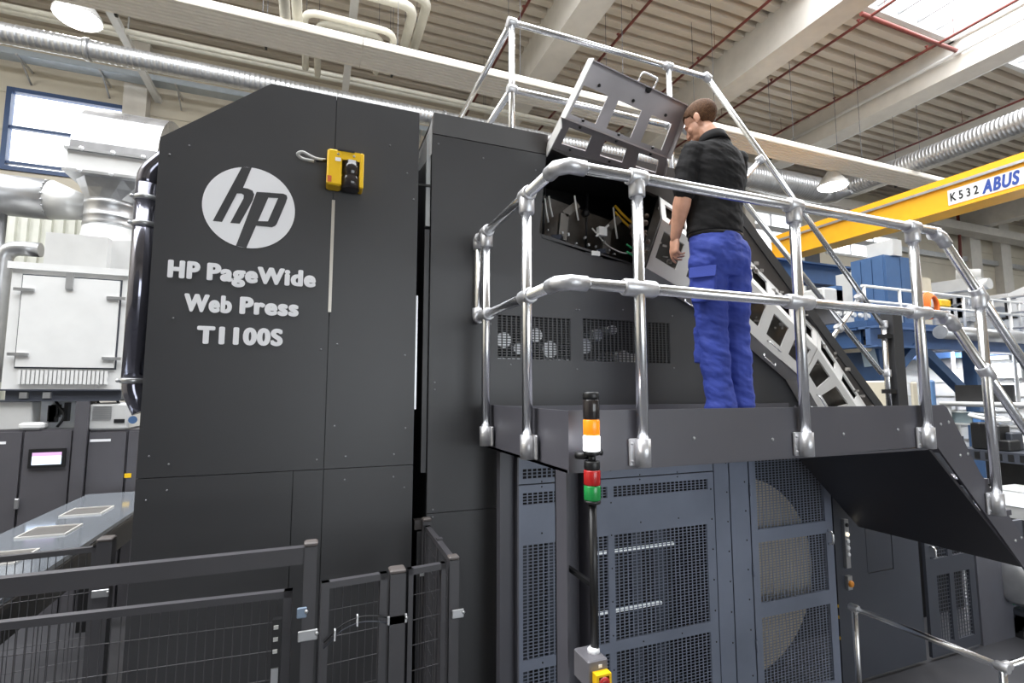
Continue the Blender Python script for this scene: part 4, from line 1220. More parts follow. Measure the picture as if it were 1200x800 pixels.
# ================================================================= THE MAN ON THE PLATFORM
PO = Vector((2.15, 2.25, DZ))
man = empty('person', PO, 'man in black polo shirt and blue work trousers standing on the platform, looking down', 'person')
def V(*a): return Vector(a)
def loft(mb, secs, n=20):
    """closed loft through elliptic sections (centre, rx, ry[, tilt axis])"""
    R = []
    for c, rx, ry in secs:
        c = Vector(c)
        R.append([c + V(rx * math.cos(2 * PI * k / n), ry * math.sin(2 * PI * k / n), 0) for k in range(n)])
    return mb.rings(R, True, True)
def limb(mb, pts, rs, n=14):
    P = [Vector(p) for p in pts]
    mb.path(P, rs, n)
    for p, r in zip(P, rs): mb.ball(p, r * .98, n=12, m=8)
    return mb
def fuse(mb, name, m, parent, voxel, smooth=3, disp=0.0, dscale=.08, fac=.5, subdiv=False):
    """melt overlapping closed pieces into one continuous skin"""
    o = mb.build('tmp', m, None)
    r = o.modifiers.new('r', 'REMESH'); r.mode = 'VOXEL'; r.voxel_size = voxel; r.use_smooth_shade = True
    s = o.modifiers.new('s', 'SMOOTH'); s.iterations = smooth; s.factor = fac
    if disp:
        t = bpy.data.textures.new('folds', 'CLOUDS'); t.noise_scale = dscale; t.noise_depth = 2
        d = o.modifiers.new('d', 'DISPLACE'); d.texture = t; d.strength = disp; d.mid_level = .5
        d.texture_coords = 'OBJECT'
        e = bpy.data.objects.new('fold_space', None); C.objects.link(e); e.scale = (1.0, 1.0, .45); e.rotation_euler = (.3, .35, 0)
        d.texture_coords_object = e
    bpy.context.view_layer.update()
    me = bpy.data.meshes.new_from_object(o.evaluated_get(bpy.context.evaluated_depsgraph_get()))
    me.name = name
    bpy.data.objects.remove(o)
    if disp: bpy.data.objects.remove(e)
    me.materials.clear(); me.materials.append(m)
    me.polygons.foreach_set('use_smooth', [True] * len(me.polygons))
    q = bpy.data.objects.new(name, me); C.objects.link(q); q.parent = parent
    return q
# joints, relative to the deck under him
SL, EL, WL = V(-.180, -.01, 1.535), V(-.232, -.005, 1.275), V(-.212, .105, 1.055)
SR, ER, WR = V(.176, -.01, 1.540), V(.215, .10, 1.31), V(.10, .33, 1.33)
NB, NT = V(0, -.03, 1.57), V(-.022, .015, 1.69)
HC = V(-.035, .055, 1.772)
yaw, tilt = math.radians(24), math.radians(27)
HM = Matrix.Rotation(yaw, 3, 'Z') @ Matrix.Rotation(-tilt, 3, 'X')
def hd(x, y, z): return HC + HM @ V(x, y, z)
mb = MB()
loft(mb, [((0, 0, .86), .10, .10), ((-.005, 0, .93), .155, .11), ((-.005, 0, 1.06), .140, .095), ((-.005, 0, 1.25), .160, .108), ((0, -.01, 1.42), .165, .10), ((0, -.02, 1.52), .13, .075), ((0, -.015, 1.60), .070, .056)])
limb(mb, [NB, NB.lerp(NT, .5), NT, HC + V(0, 0, -.03)], [.066, .057, .055, .05])
limb(mb, [V(-.11, -.01, 1.53), V(-.160, -.01, 1.51), SL.lerp(EL, .4), EL, EL.lerp(WL, .25), EL.lerp(WL, .6), WL], [.042, .044, .046, .047, .050, .040, .029])
limb(mb, [V(.11, -.01, 1.533), V(.158, -.01, 1.515), SR.lerp(ER, .4), ER, ER.lerp(WR, .3), WR], [.042, .044, .046, .043, .046, .028])
AL, AR = V(-.03, -.01, .07), V(.125, .015, .07)
limb(mb, [V(-.085, 0, .92), V(-.050, .012, .50), AL], [.080, .050, .042]); limb(mb, [V(.085, 0, .92), V(.115, .025, .50), AR], [.080, .050, .042])
for a in (AL, AR): limb(mb, [a + V(0, -.02, -.025), a + V(0, .12, -.045)], [.035, .03])
# head
def hb(c, r, rot=None):
    M_ = HM if rot is None else HM @ rot
    mb.ball(hd(*c), *r, n=20, m=14, M=M_)
hb((0, -.012, .035), (.074, .096, .082)); hb((0, .026, -.03), (.060, .066, .082)); hb((0, .046, -.078), (.043, .046, .036)); hb((0, .083, -.096), (.018, .015, .014))
hb((0, .080, .018), (.046, .014, .010)); hb((0, .088, -.060), (.021, .011, .005)); hb((0, .086, -.069), (.018, .011, .005))
limb(mb, [hd(0, .090, .006), hd(0, .104, -.022), hd(0, .106, -.036)], [.008, .011, .013], 10)
for s in (-1, 1):
    hb((s * .013, .094, -.038), (.009, .010, .008)); hb((s * .036, .066, -.028), (.022, .020, .020))
    er = Matrix.Rotation(s * .35, 3, 'Z') @ Matrix.Rotation(-.15, 3, 'X')
    hb((s * .079, -.006, -.012), (.007, .019, .032), er); hb((s * .083, -.016, -.002), (.006, .011, .024), er); hb((s * .073, .004, -.034), (.008, .010, .012))
# hands
def hand(mb, W, d, w, nrm, curl, L=1.0):
    d, w, nrm = d.normalized(), w.normalized(), nrm.normalized()
    R = Matrix((w, nrm, d)).transposed()
    mb.ball(W + d * .048, .042, .017, .052, n=14, m=9, M=R)
    mb.ball(W + d * .072, .041, .015, .030, n=14, m=9, M=R)
    for k, (o, l) in enumerate(((.033, .072), (.011, .080), (-.011, .074), (-.031, .058))):
        p = W + d * (.088 - abs(k - 1) * .004) + w * o
        pts = [p - d * .02, p]; ang = 0
        for j, f in enumerate((.44, .32, .24)):
            ang += curl[k] * (1.0, 1.15, .8)[j]
            p = p + (d * math.cos(ang) + nrm * math.sin(ang) + w * (o * .6) * .3) * l * f * L
            pts.append(p)
        limb(mb, pts, [.0095, .0092, .0085, .0078, .0066], 10)
    p = W + d * .022 + w * .026
    limb(mb, [p, p + (d * .6 + w * .55 + nrm * .35) * .036, p + (d * .95 + w * .62 + nrm * .65) * .058, p + (d * 1.35 + w * .6 + nrm * .95) * .068], [.014, .012, .0105, .008], 10)
hand(mb, WL, V(-.02, .10, -.99), V(.05, .99, .10), V(.98, -.05, .05), (.30, .55, .65, .70))
hand(mb, WR, V(-.30, .93, -.20), V(-.92, -.32, .12), V(.05, -.20, -.97), (.30, .38, .42, .45))
body = fuse(mb, 'body', SKIN, man, .0042, 5, fac=.4)
# eyes and brows
for s in (-1, 1):
    e = MB().ball(hd(s * .029, .063, -.006), .0095, n=12, m=8, M=HM).build('tmp', VINYL); 
    me = e.data; bpy.data.objects.remove(e)
    q = bpy.data.objects.new('eye', me); C.objects.link(q); q.parent = man
    b = MB().path([hd(s * .012, .092, .016), hd(s * .030, .088, .021), hd(s * .048, .072, .015)], [.0018, .0025, .0015], 6)
    q = b.build('tmp', HAIR); me = q.data; bpy.data.objects.remove(q)
    q = bpy.data.objects.new('eyebrow', me); C.objects.link(q); q.parent = man
def local(mb, name, m, parent=man):
    q = mb.build('tmp', m); me = q.data; me.name = name; bpy.data.objects.remove(q)
    q = bpy.data.objects.new(name, me); C.objects.link(q); q.parent = parent
    return q
# hair: short crop with a clean nape and sideburns
n_, m_ = 56, 40
mb = MB(); vs = []; keep = []
for i in range(m_ + 1):
    t = PI * (i + .02) / (m_ + .04)
    for k in range(n_):
        a = 2 * PI * k / n_
        p = V(.0785 * math.sin(t) * math.cos(a), .1005 * math.sin(t) * math.sin(a), -.087 * math.cos(t)) + V(0, -.014, .037)
        top_ = max(0, p.z - .06) / .06
        p = p * (1 + .035 * top_ + .012 * random.uniform(-1, 1))
        y, z = p.y, p.z
        lim = .066 if y > .055 else (.066 - (.055 - y) * 1.1 if y > .028 else (.016 if y > .012 else (-.02 if y > -.012 else -.075)))
        vs.append(hd(*p)); keep.append(z > lim)
fs = [(i * n_ + k, i * n_ + (k + 1) % n_, (i + 1) * n_ + (k + 1) % n_, (i + 1) * n_ + k) for i in range(m_) for k in range(n_)
      if sum((keep[i * n_ + k], keep[i * n_ + (k + 1) % n_], keep[(i + 1) * n_ + (k + 1) % n_], keep[(i + 1) * n_ + k])) >= 3]
used = sorted({i for f in fs for i in f}); ix = {o: j for j, o in enumerate(used)}
mb.add([vs[i] for i in used], [tuple(ix[i] for i in f) for f in fs], True)
hair = local(mb, 'hair', HAIR)
so = hair.modifiers.new('thick', 'SOLIDIFY'); so.thickness = .010; so.offset = -0.6
# polo shirt
mb = MB()
loft(mb, [((-.012, -.0, 1.055), .176, .130), ((-.012, -.0, 1.10), .175, .130), ((-.01, 0, 1.22), .173, .126), ((0, -.005, 1.36), .192, .130), ((0, -.01, 1.45), .196, .128), ((0, -.015, 1.52), .182, .108), ((0, -.02, 1.56), .150, .092), ((0, -.018, 1.60), .098, .075), ((-.004, -.016, 1.635), .070, .062)], 28)
limb(mb, [V(-.09, -.012, 1.535), V(-.165, -.010, 1.525), SL.lerp(EL, .45) + V(-.004, 0, 0), SL.lerp(EL, .94)], [.062, .068, .066, .066])
limb(mb, [V(.09, -.012, 1.538), V(.163, -.010, 1.53), SR.lerp(ER, .45) + V(.004, 0, 0), SR.lerp(ER, .94)], [.062, .068, .066, .066])
shirt = fuse(mb, 'polo_shirt', SHIRT, man, .006, 5, .016, .10)
mb = MB()
R = []
for z, r, o in ((1.590, .086, 0), (1.625, .076, .003), (1.650, .073, .006), (1.647, .079, .006), (1.622, .086, .003), (1.595, .096, 0)):
    R.append([V(-.006 + r * math.cos(2 * PI * k / 28) - o, -.012 + o + r * .92 * math.sin(2 * PI * k / 28), z - .022 * math.sin(2 * PI * k / 28)) for k in range(28)])
mb.rings(R, True, False, closed=True)
local(mb, 'collar', SHIRT)
# work trousers
mb = MB()
loft(mb, [((-.012, 0, 1.10), .148, .104), ((-.012, -.005, 1.04), .164, .121), ((-.01, -.012, .96), .174, .132), ((-.005, -.012, .88), .176, .134), ((.0, 0, .80), .164, .11)], 28)
def leg_(h, k_, a, r):
    h, k_, a = Vector(h), Vector(k_), Vector(a)
    limb(mb, [h, h.lerp(k_, .35), h.lerp(k_, .75), k_, k_.lerp(a, .3), k_.lerp(a, .65), k_.lerp(a, .9), a], r, 18)
leg_((-.085, -.005, .90), (-.050, .012, .50), (-.030, -.008, .075), [.102, .100, .090, .084, .082, .076, .080, .088])
leg_((.092, -.005, .90), (.118, .022, .50), (.128, .012, .075), [.105, .104, .092, .085, .084, .080, .082, .084])
mb.ball(V(-.08, -.09, .93), .080, .05, .10); mb.ball(V(.07, -.09, .93), .080, .05, .10)
# flat thigh pocket
nn = V(-.80, -.60, 0); tt = V(.60, -.80, 0)
mb.obox(V(-.085, .0, .735) + nn * .098, tt * .062, nn * .014, V(.004, 0, .085))
mb.obox(V(-.085, .0, .425) + V(-.2, -.98, 0) * -.07, V(.05, 0, 0), V(0, .02, 0), V(0, 0, .10))
tro = fuse(mb, 'work_trousers', TROUS, man, .0065, 5, .026, .12)
mb = MB(); mb.obox(V(-.085, .0, .815) + nn * .116, tt * .070, nn * .007, V(.004, 0, .030)); f_ = local(mb, 'pocket_flap', TROUS, tro)
mb = MB()
for c in (V(-.10, -.128, 1.0), V(.10, -.128, 1.0)): mb.obox(c, V(.055, 0, 0), V(0, .006, .001), V(0, .01, .06))
mb = MB(); loft(mb, [((-.012, 0, 1.035), .170, .127), ((-.012, 0, 1.072), .168, .125)], 28); local(mb, 'belt', SHOE)
for a, nm in ((AL, 'shoe'), (AR, 'shoe')):
    mb = MB()
    R = []
    for y, wd, hh in ((-.085, .022, .05), (-.07, .036, .075), (-.02, .040, .085), (.05, .042, .065), (.12, .047, .05), (.165, .040, .042), (.19, .015, .03)):
        R.append([V(a.x + wd * math.cos(2 * PI * k / 16), y + a.y, max(0.0, hh * .5 + hh * .5 * math.sin(2 * PI * k / 16))) for k in range(16)])
    mb.rings(R, True, True); local(mb, nm, SHOE)

# ================================================================= LEFT BACKGROUND
YC = 6.4
def rectY(x0, y0, x1, y1, Y=YC):
    a, b = pt(x0, (y0 + y1) / 2, 'Y', Y), pt(x1, (y0 + y1) / 2, 'Y', Y)
    t, u = pt((x0 + x1) / 2, y0, 'Y', Y), pt((x0 + x1) / 2, y1, 'Y', Y)
    return a.x, b.x, u.z, t.z
def cabinet(name, lab, x0, x1, z1, depth=.6, group=None, m=CABM, plate=None):
    e = empty(name, ((x0 + x1) / 2, YC + depth / 2, 0), lab, 'cabinet', group)
    MB().box(x0, x1, YC, YC + depth, 0.0, z1).build('body', m, e)
    d = MB().box(x0 + .008, x1 - .008, YC - .03, YC - .002, .06, z1 - .02).build('door', m, e)
    if plate: MB().box(plate[0], plate[1], YC - .033, YC - .03, plate[2], plate[3]).build('name_plate', VINYL, d)
    return e, d
zt_ = pt(50, 503, 'Y', YC).z
xa_, xb_, xc2, xd_, xe2, xf_ = [pt(x, 540, 'Y', YC).x for x in (-45, 26, 84, 101, 148, 162)]
q = rectY(0, 517, 9, 520)
cabinet('switch_cabinet', 'leftmost grey switch cabinet at the picture edge, beside the one with the screen', xa_, xb_, zt_, plate=(q[0], q[1], q[2], q[3]))
e, d = cabinet('switch_cabinet', 'grey switch cabinet with a lit touch screen, left of the tower', xb_ + .005, xc2, zt_)
q = rectY(36, 525, 79, 547)
s_ = MB().box(q[0], q[1], YC - .05, YC - .03, q[2], q[3]).build('screen_bezel', BLACK, d)
h_ = (q[3] - q[2])
MB().box(q[0] + .03, q[1] - .03, YC - .053, YC - .05, q[2] + .03, q[3] - .07).build('screen', SCREEN, s_)
MB().box(q[0] + .03, q[1] - .03, YC - .053, YC - .05, q[3] - .07, q[3] - .035).build('screen_header', SCREEN2, s_)
q = rectY(20, 583, 25, 595); MB().bevbox(q[0], q[1] - .0, YC - .06, YC - .03, q[2], q[3], .005).build('door_handle', GALV, d)
q = rectY(107, 514, 131, 517)
cabinet('switch_cabinet', 'grey switch cabinet below the cream cooling unit', xd_ + .01, xe2, zt_ - .02, plate=q)
e, d = cabinet('switch_cabinet', 'narrow grey cabinet with a yellow sticker against the tower', xe2 + .005, xf_, zt_ - .02)
q = rectY(147, 554, 155, 559); MB().box(q[0], q[1], YC - .034, YC - .03, q[2], q[3]).build('yellow_sticker', YELL2, d)
# cooling unit on the cabinet
q = rectY(104, 472, 152, 503)
e = empty('cooling_unit', ((q[0] + q[1]) / 2, YC + .25, q[2]), 'cream cooling unit with louvres on top of a grey cabinet', 'cooling unit')
zb3 = zt_ - .02
MB().bevbox(q[0], q[1], YC - .02, YC + .5, zb3, q[3], .02).build('casing', GALVW, e)
for i in range(9):
    z = zb3 + (q[3] - zb3) * (.42 + i * .055)
    MB().box(q[0] + .04, q[1] - .15, YC - .032, YC - .018, z, z + .008).build('louvre', GALV, e)
MB().box(q[0] + .22, q[0] + .31, YC - .026, YC - .019, zb3 + .07, zb3 + .11).build('display', BLACK, e)
MB().lathe((q[0] + .38, YC - .02, zb3 + .1), [(.04, 0), (.04, .004)], 16, (0, -1, 0)).build('round_badge', BLUEM, e)
# grey box and open electronics bay
q = rectY(-30, 470, 37, 503)
tag(MB().bevbox(q[0], q[1], YC, YC + .5, zt_, q[3], .01).build('junction_box', GALVW, top=True), 'pale grey box on top of the leftmost cabinet', 'box')
q = rectY(38, 470, 88, 503)
e = empty('electronics_bay', ((q[0] + q[1]) / 2, YC + .3, zt_), 'open electronics bay with white panels and black cables above the screen cabinet', 'electronics')
MB().box(q[0], q[1], YC + .16, YC + .18, zt_, q[3]).build('back_panel', mat('bay_panel', (.80, .82, .85), .4), e)
for i in range(5):
    x = q[0] + .08 + random.random() * (q[1] - q[0] - .2)
    MB().box(x, x + random.uniform(.03, .08), YC + .08, YC + .15, zt_ + random.uniform(.05, .15), zt_ + random.uniform(.2, q[3] - zt_)).build('module', random.choice([BLACK, BLACK, GALV, DOORM]), e)
for i in range(4):
    x = q[0] + .15 + i * .17
    MB().path([(x, YC + .06, q[3]), (x + .1, YC + .04, q[3] - .15), (x + .03, YC + .06, zt_ + .02)], .012, 6, .1).build('cable', BLACK, e)
MB().bevbox(q[0] - .1, q[0] + .1, YC - .02, YC + .1, zt_, zt_ + .07, .02).build('small_socket', WHITE, e)
# steel frame carrying the white cabinet
q = rectY(6, 456, 142, 470)
e = empty('steel_frame', ((q[0] + q[1]) / 2, YC + .4, 0), 'dark steel frame carrying the white ventilated cabinet', 'frame')
for y in (YC + .0, YC + .75):
    MB().box(q[0], q[1], y, y + .08, q[2], q[3]).build('beam', DOORM, e)
    MB().box(q[0] - .05, q[1], y - .03, y + .11, q[3] - .015, q[3]).build('beam_flange', DOORM, e); MB().box(q[0] - .05, q[1], y - .03, y + .11, q[2], q[2] + .015).build('beam_flange', DOORM, e)
r_ = rectY(87, 470, 102, 600)
MB().box(r_[0], r_[1], YC - .06, YC + .12, 0, q[2]).build('post', CABM, e); MB().box(q[0], q[0] + .2, YC + .7, YC + .83, 0, q[2]).build('post', CABM, e)
for x in (q[0] + .12, q[0] + .30): MB().box(x, x + .06, YC - .035, YC, q[2] + .03, q[3] - .03).build('cleat', GALV, e)
zfr = q[3]
# white ventilated cabinet
q = rectY(8, 311, 146, 455)
e = empty('ventilation_cabinet', ((q[0] + q[1]) / 2, YC + .4, zfr), 'white ventilation cabinet with toggle latches and a grille along its bottom', 'cabinet')
MB().box(q[0], q[1], YC, YC + .85, zfr, q[3]).build('casing', WHITE, e)
zg = zfr + (q[3] - zfr) * .15
dd_ = MB().box(q[0] + .10, q[1] - .06, YC - .03, YC - .004, zg + .03, q[3] - .13).build('door', WHITE, e)
MB().box(q[0] - .03, q[1] + .02, YC - .03, YC + .87, q[3] - .07, q[3] + .0).build('lid', WHITE, e)
MB().box(q[0] + .085, q[1] - .045, YC - .006, YC - .001, zg + .015, q[3] - .115).build('door_gasket', DOORM, e)
for x, z in ((q[0] + .1, .78), (q[0] + .1, .27), (q[1] - .1, .75), (q[1] - .1, .25)):
    zz = zfr + (q[3] - zfr) * z
    MB().box(x - .06, x + .10, YC - .05, YC - .028, zz - .015, zz + .015).build('toggle_latch', GALV, dd_)
MB().box((q[0] + q[1]) / 2 - .03, (q[0] + q[1]) / 2 + .03, YC - .05, YC - .028, q[3] - .25, q[3] - .08).build('toggle_latch', GALV, dd_)
gq = (q[0] + .14, q[1] - .12, zfr + .05, zg)
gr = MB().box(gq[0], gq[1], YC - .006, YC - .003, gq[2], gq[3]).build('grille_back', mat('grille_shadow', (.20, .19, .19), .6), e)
for i in range(21):
    x = lerp(gq[0], gq[1], i / 20)
    MB().box(x - .012, x + .012, YC - .03, YC - .006, gq[2], gq[3]).build('grille_bar', WHITE, e)
ztop = q[3]
# duct assembly above the cabinet
q = rectY(49, 273, 124, 314)
e = empty('duct_box', ((q[0] + q[1]) / 2, YC + .3, ztop), 'pale plain sheet metal box on top of the white cabinet', 'box')
MB().box(q[0], q[1], YC + .05, YC + .8, ztop, q[3]).build('casing', GALVW, e)
pr = [(q[1], ztop), (q[1] + .75, ztop), (q[1] + .35, q[3] + .02), (q[1], q[3])]
MB().prism(pr, 'Y', YC + .15, YC + .8).build('sloping_side', GALVW, e)
# big half-round bend with bolted seams
yd2 = YC + .55
q = rectY(80, 128, 184, 235, YC + .2)
q = (q[0], q[1], q[2], pt(130, 124, 'Y', YC + .75).z)
e = empty('exhaust_duct', ((q[0] + q[1]) / 2, YC + .9, q[2]), 'large half-round sheet metal exhaust duct left of the tower, in front of the window', 'duct')
zA = pt(130, 180, 'Y', YC + .2).z
rad_ = q[3] - zA
prof = [(YC + .2, zA)] + [(YC + .2 + rad_ * 1.15 - rad_ * 1.15 * math.cos(a), zA + rad_ * math.sin(a)) for a in [PI / 2 * k / 12 for k in range(1, 13)]]
prof += [(YC + .2 + rad_ * 1.15 + .6, zA + rad_), (YC + .2 + rad_ * 1.15 + .6, zA)]
MB().prism(prof, 'X', q[0], q[1], smooth=False).build('bend', mat('exhaust_steel', (.40, .40, .41), .30, metal=.9, var=.12, stretch=(1, .2, .2), rvar=.08), e)
zB = pt(130, 206, 'Y', YC + .2).z
MB().box(q[0] - .01, q[1] + .01, YC + .2, YC + 1.3, zB, zA - .02).build('straight_section', GALVW, e)
for z in (zA - .02, zB - .01):
    MB().box(q[0] - .035, q[1] + .035, YC + .165, YC + 1.33, z, z + .03).build('seam_flange', GALV, e)
    for t in (.15, .5, .85): MB().ball((lerp(q[0], q[1], t), YC + .165, z + .02), .025, n=8, m=5).build('seam_bolt', VINYL, e)
cx_ = pt(131, 255, 'Y', yd2).x; zc1 = pt(131, 240, 'Y', yd2).z; zc0 = pt(131, 270, 'Y', yd2).z
rc = (pt(163, 255, 'Y', yd2).x - pt(99, 255, 'Y', yd2).x) / 2
n4 = 16
R = []
for t in (0, .5, 1):
    ring = []
    for k in range(n4):
        a = 2 * PI * (k + .5) / n4
        s = max(abs(math.cos(a)), abs(math.sin(a)))
        sq = V((q[0] + q[1]) / 2 + (q[1] - q[0]) / 2 * math.cos(a) / s, YC + .75 + .5 * math.sin(a) / s, zB - .005)
        ci = V(cx_ + rc * math.cos(a), yd2 + rc * math.sin(a), zc1)
        ring.append(sq.lerp(ci, t))
    R.append(ring)
MB().rings(R, False, True).build('transition', GALV, e)
MB().lathe((cx_, yd2, zc0), [(rc * .98, 0), (rc * 1.03, .02), (rc, .05), (rc, (zc1 - zc0) * .35), (rc * 1.03, (zc1 - zc0) * .38), (rc, (zc1 - zc0) * .42), (rc, (zc1 - zc0) * .8), (rc * 1.03, (zc1 - zc0) * .83), (rc, (zc1 - zc0))], 28).build('round_collar', GALV, e)
MB().lathe((cx_, yd2, ztop + .1), [(rc * 1.2, 0), (rc, zc0 - ztop - .1)], 24).build('lower_cone', GALVW, e)
# left duct, horizontal with a cone
q = rectY(-40, 197, 48, 245, YC + .5)
e = empty('side_duct', (q[0], YC + .8, q[2]), 'round-fronted grey duct with a cone at the left picture edge, below the window', 'duct')
rr = (q[3] - q[2]) / 2
MB().tube((q[0] - 1, YC + .5 + rr, q[2] + rr), (q[1], YC + .5 + rr, q[2] + rr), rr, 28).build('duct_section', GALV, e)
xcone = pt(95, 240, 'Y', YC + .5).x
MB().tube((q[1], YC + .5 + rr, q[2] + rr), (xcone, YC + .5 + rr, q[2] + rr * .75), rr, 28, r2=rr * .6).build('cone', GALVW, e)
for k in range(7): MB().ball((q[1], YC + .5 + rr - rr * math.cos(k * .3 - .9), q[2] + rr - rr * math.sin(k * .3 - .9)), .012, n=6, m=4).build('rivet', GALV, e)
MB().tube((q[1] - .4, YC + .5 + rr, 0), (q[1] - .4, YC + .5 + rr, q[2] + .05), .04, 8).build('support', GALV, e)
# bent white pipe
p = [pt(48, 293, 'Y', YC + .4), pt(5, 293, 'Y', YC + .4), pt(5, 425, 'Y', YC + .4)]
rp_ = abs(pt(5, 360, 'Y', YC + .4).x - pt(19, 360, 'Y', YC + .4).x)
tag(MB().path([(p[0].x, YC + .4, p[0].z), (p[1].x, YC + .4, p[0].z), (p[1].x, YC + .4, p[2].z - .2)], rp_ * .8, 20, .45, 8).build('bent_pipe', GALV, top=True), 'bent silver pipe curving down beside the white cabinet, at the left edge', 'pipe')
# corrugated pale partition behind
q = rectY(-60, 246, 105, 330, YC + 1.5)
n5 = int((q[1] - q[0]) / .12)
pts_ = []
for i in range(n5):
    x = q[0] + i * .12
    pts_ += [(x, YC + 1.6), (x + .06, YC + 1.6), (x + .07, YC + 1.64), (x + .11, YC + 1.64)]
mb = MB(); n6 = len(pts_)
mb.add([(x, y, z) for z in (0, q[3]) for x, y in pts_], [(k, k + 1, n6 + k + 1, n6 + k) for k in range(n6 - 1)])
o = mb.build('corrugated_partition', mat('pale_partition', (.62, .62, .55), .5), top=True, recalc=False)
so = o.modifiers.new('thick', 'SOLIDIFY'); so.thickness = .02
tag(o, 'pale corrugated partition behind the ducts at the left', 'partition')
# dark shiny pipe on the tower's left flank
xp, yp = -.850, 3.10
e = empty('downpipe', (xp, yp, 2.1), 'dark shiny round pipe with bright clamps along the left edge of the tower', 'pipe')
rp2 = .052
MB().tube((xp, yp, 2.24), (xp, yp, 3.28), rp2, 24).build('pipe', PVCP, e)
MB().path([(xp, yp, 3.26), (xp, yp, 3.34), (xp + .07, yp, 3.43), (xp + .15, yp, 3.50)], rp2 * .98, 20, .04).build('upper_elbow', PVCP, e)
MB().path([(xp, yp, 2.26), (xp + .004, yp, 2.20), (xp + .05, yp, 2.10)], rp2 * .95, 20, .03).build('lower_elbow', PVCP, e)
for z in (3.05, 3.19, 2.24):
    MB().lathe((xp, yp, z), [(rp2 * 1.0, 0), (rp2 * 1.12, .004), (rp2 * 1.12, .022), (rp2, .026)], 24).build('clamp', GALV, e)
    MB().ball((xp - rp2 * 1.1, yp - .03, z + .013), .010, n=8, m=5).build('clamp_screw', GALV, e)
MB().bar((xp, yp, 3.2), (-.742, yp, 3.2), .02, .02).build('bracket', DOORM, e); MB().bar((xp, yp, 2.25), (-.742, yp, 2.25), .02, .02).build('bracket', DOORM, e)
# white-topped delivery table
e = empty('delivery_table', (-1.7, 4.8, 0), 'long delivery table with a shiny pale top and square inset vents, left of the tower', 'table')
MB().box(-2.02, -1.37, 3.0, 6.25, 1.17, 1.20).build('table_top', mat('polished_top', (.35, .38, .42), .10, metal=.6, var=.05, scale=3), e)
MB().box(-2.0, -1.40, 3.02, 6.2, .95, 1.17).build('apron', BLACK, e)
MB().box(-1.375, -1.36, 3.0, 6.25, 1.14, 1.165).build('edge_strip', DARK2, e)
for x in (-1.95, -1.45):
    for y in (3.1, 6.0): MB().box(x, x + .08, y, y + .08, 0, .95).build('leg', BLACK, e)
for y in (3.25, 3.9, 4.55, 5.2):
    f = MB().sheet(-1.86, -1.58, 0, .30, 0, .012, [(-1.85, -1.59, .01, .29)])
    f.v = [V(p.x, y + p.z, 1.20 + p.y) for p in f.v]
    fr = f.build('vent_frame', mat('vent_frame_%d' % int(y * 100), (.60, .58, .55), .4), e)
    mb = MB()
    mb.box(-1.85, -1.59, y + .01, y + .29, 1.2005, 1.202)
    for i in range(13): mb.box(-1.85, -1.59, y + .02 + i * .02, y + .030 + i * .02, 1.202, 1.208)
    stuff(mb.build('vent_mesh', mat('vent_mesh_%d' % int(y * 100), (.20, .19, .18), .5), fr))

# ================================================================= RIGHT BACKGROUND
def rx(x, y, X): return pt(x, y, 'X', X)
XK = 9.5
c0 = rx(1035, 298, XK); yN = c0.y; yL = rx(997, 310, XK).y; zT = c0.z
xR = pt(1070, 305, 'Y', yN).x
# blue steelwork carrying everything at the right: a mezzanine with deck, posts, braces
zd = rx(1035, 384, XK).z
mz = empty('blue_mezzanine', (11, 7, 0), 'blue steel mezzanine with diagonal braces beyond the stair, at the right', 'mezzanine')
yM = 5.45
MB().box(8.2, 12.9, yM, 8.8, zd - .10, zd).build('deck', BLUED, mz)
def ibeam(p, q, h, wd, name, m=BLUED):
    p, q = Vector(p), Vector(q)
    mb = MB(); mb.bar(p, q, wd * .25, h); mb.bar(p + V(0, 0, h / 2), q + V(0, 0, h / 2), wd, h * .12); mb.bar(p - V(0, 0, h / 2), q - V(0, 0, h / 2), wd, h * .12)
    return mb.build(name, m, mz)
ibeam((8.2, yM, zd - .27), (12.9, yM, zd - .27), .30, .3, 'edge_girder', mat('lighter_girder_blue', (.065, .12, .25), .4))
ibeam((8.2, 8.6, zd - .27), (12.9, 8.6, zd - .27), .30, .3, 'edge_girder')
for x in (8.3, 10.6, 12.7): ibeam((x, yM + .16, zd - .27), (x, 8.44, zd - .27), .28, .25, 'cross_girder')
def post(x, y): return MB().box(x - .1, x + .1, y - .1, y + .1, 0, zd - .43).build('post', BLUEM, mz)
xq = pt(1140, 430, 'Y', yM).x
post(8.4, 8.6); post(xq, yM); post(xq, 8.6)
a, b = pt(1078, 408, 'Y', yM), pt(1132, 462, 'Y', yM)
MB().bar(a, b, .14, .14, (0, 1, 0)).build('brace', BLUEM, mz)
a, b = pt(1070, 406, 'Y', yM), pt(1050, 432, 'Y', yM)
MB().bar(a, b, .14, .14, (0, 1, 0)).build('brace', BLUEM, mz)
r = pt(1100, 386, 'Y', yM - .3)
tag(MB().tube((9.4, yM - .35, r.z - .05), (12.6, yM - .35, r.z - .05), .11, 16).build('guide_roller', GALV, top=True), 'long grey roller in front of the blue girder, behind the stair rail', 'roller')
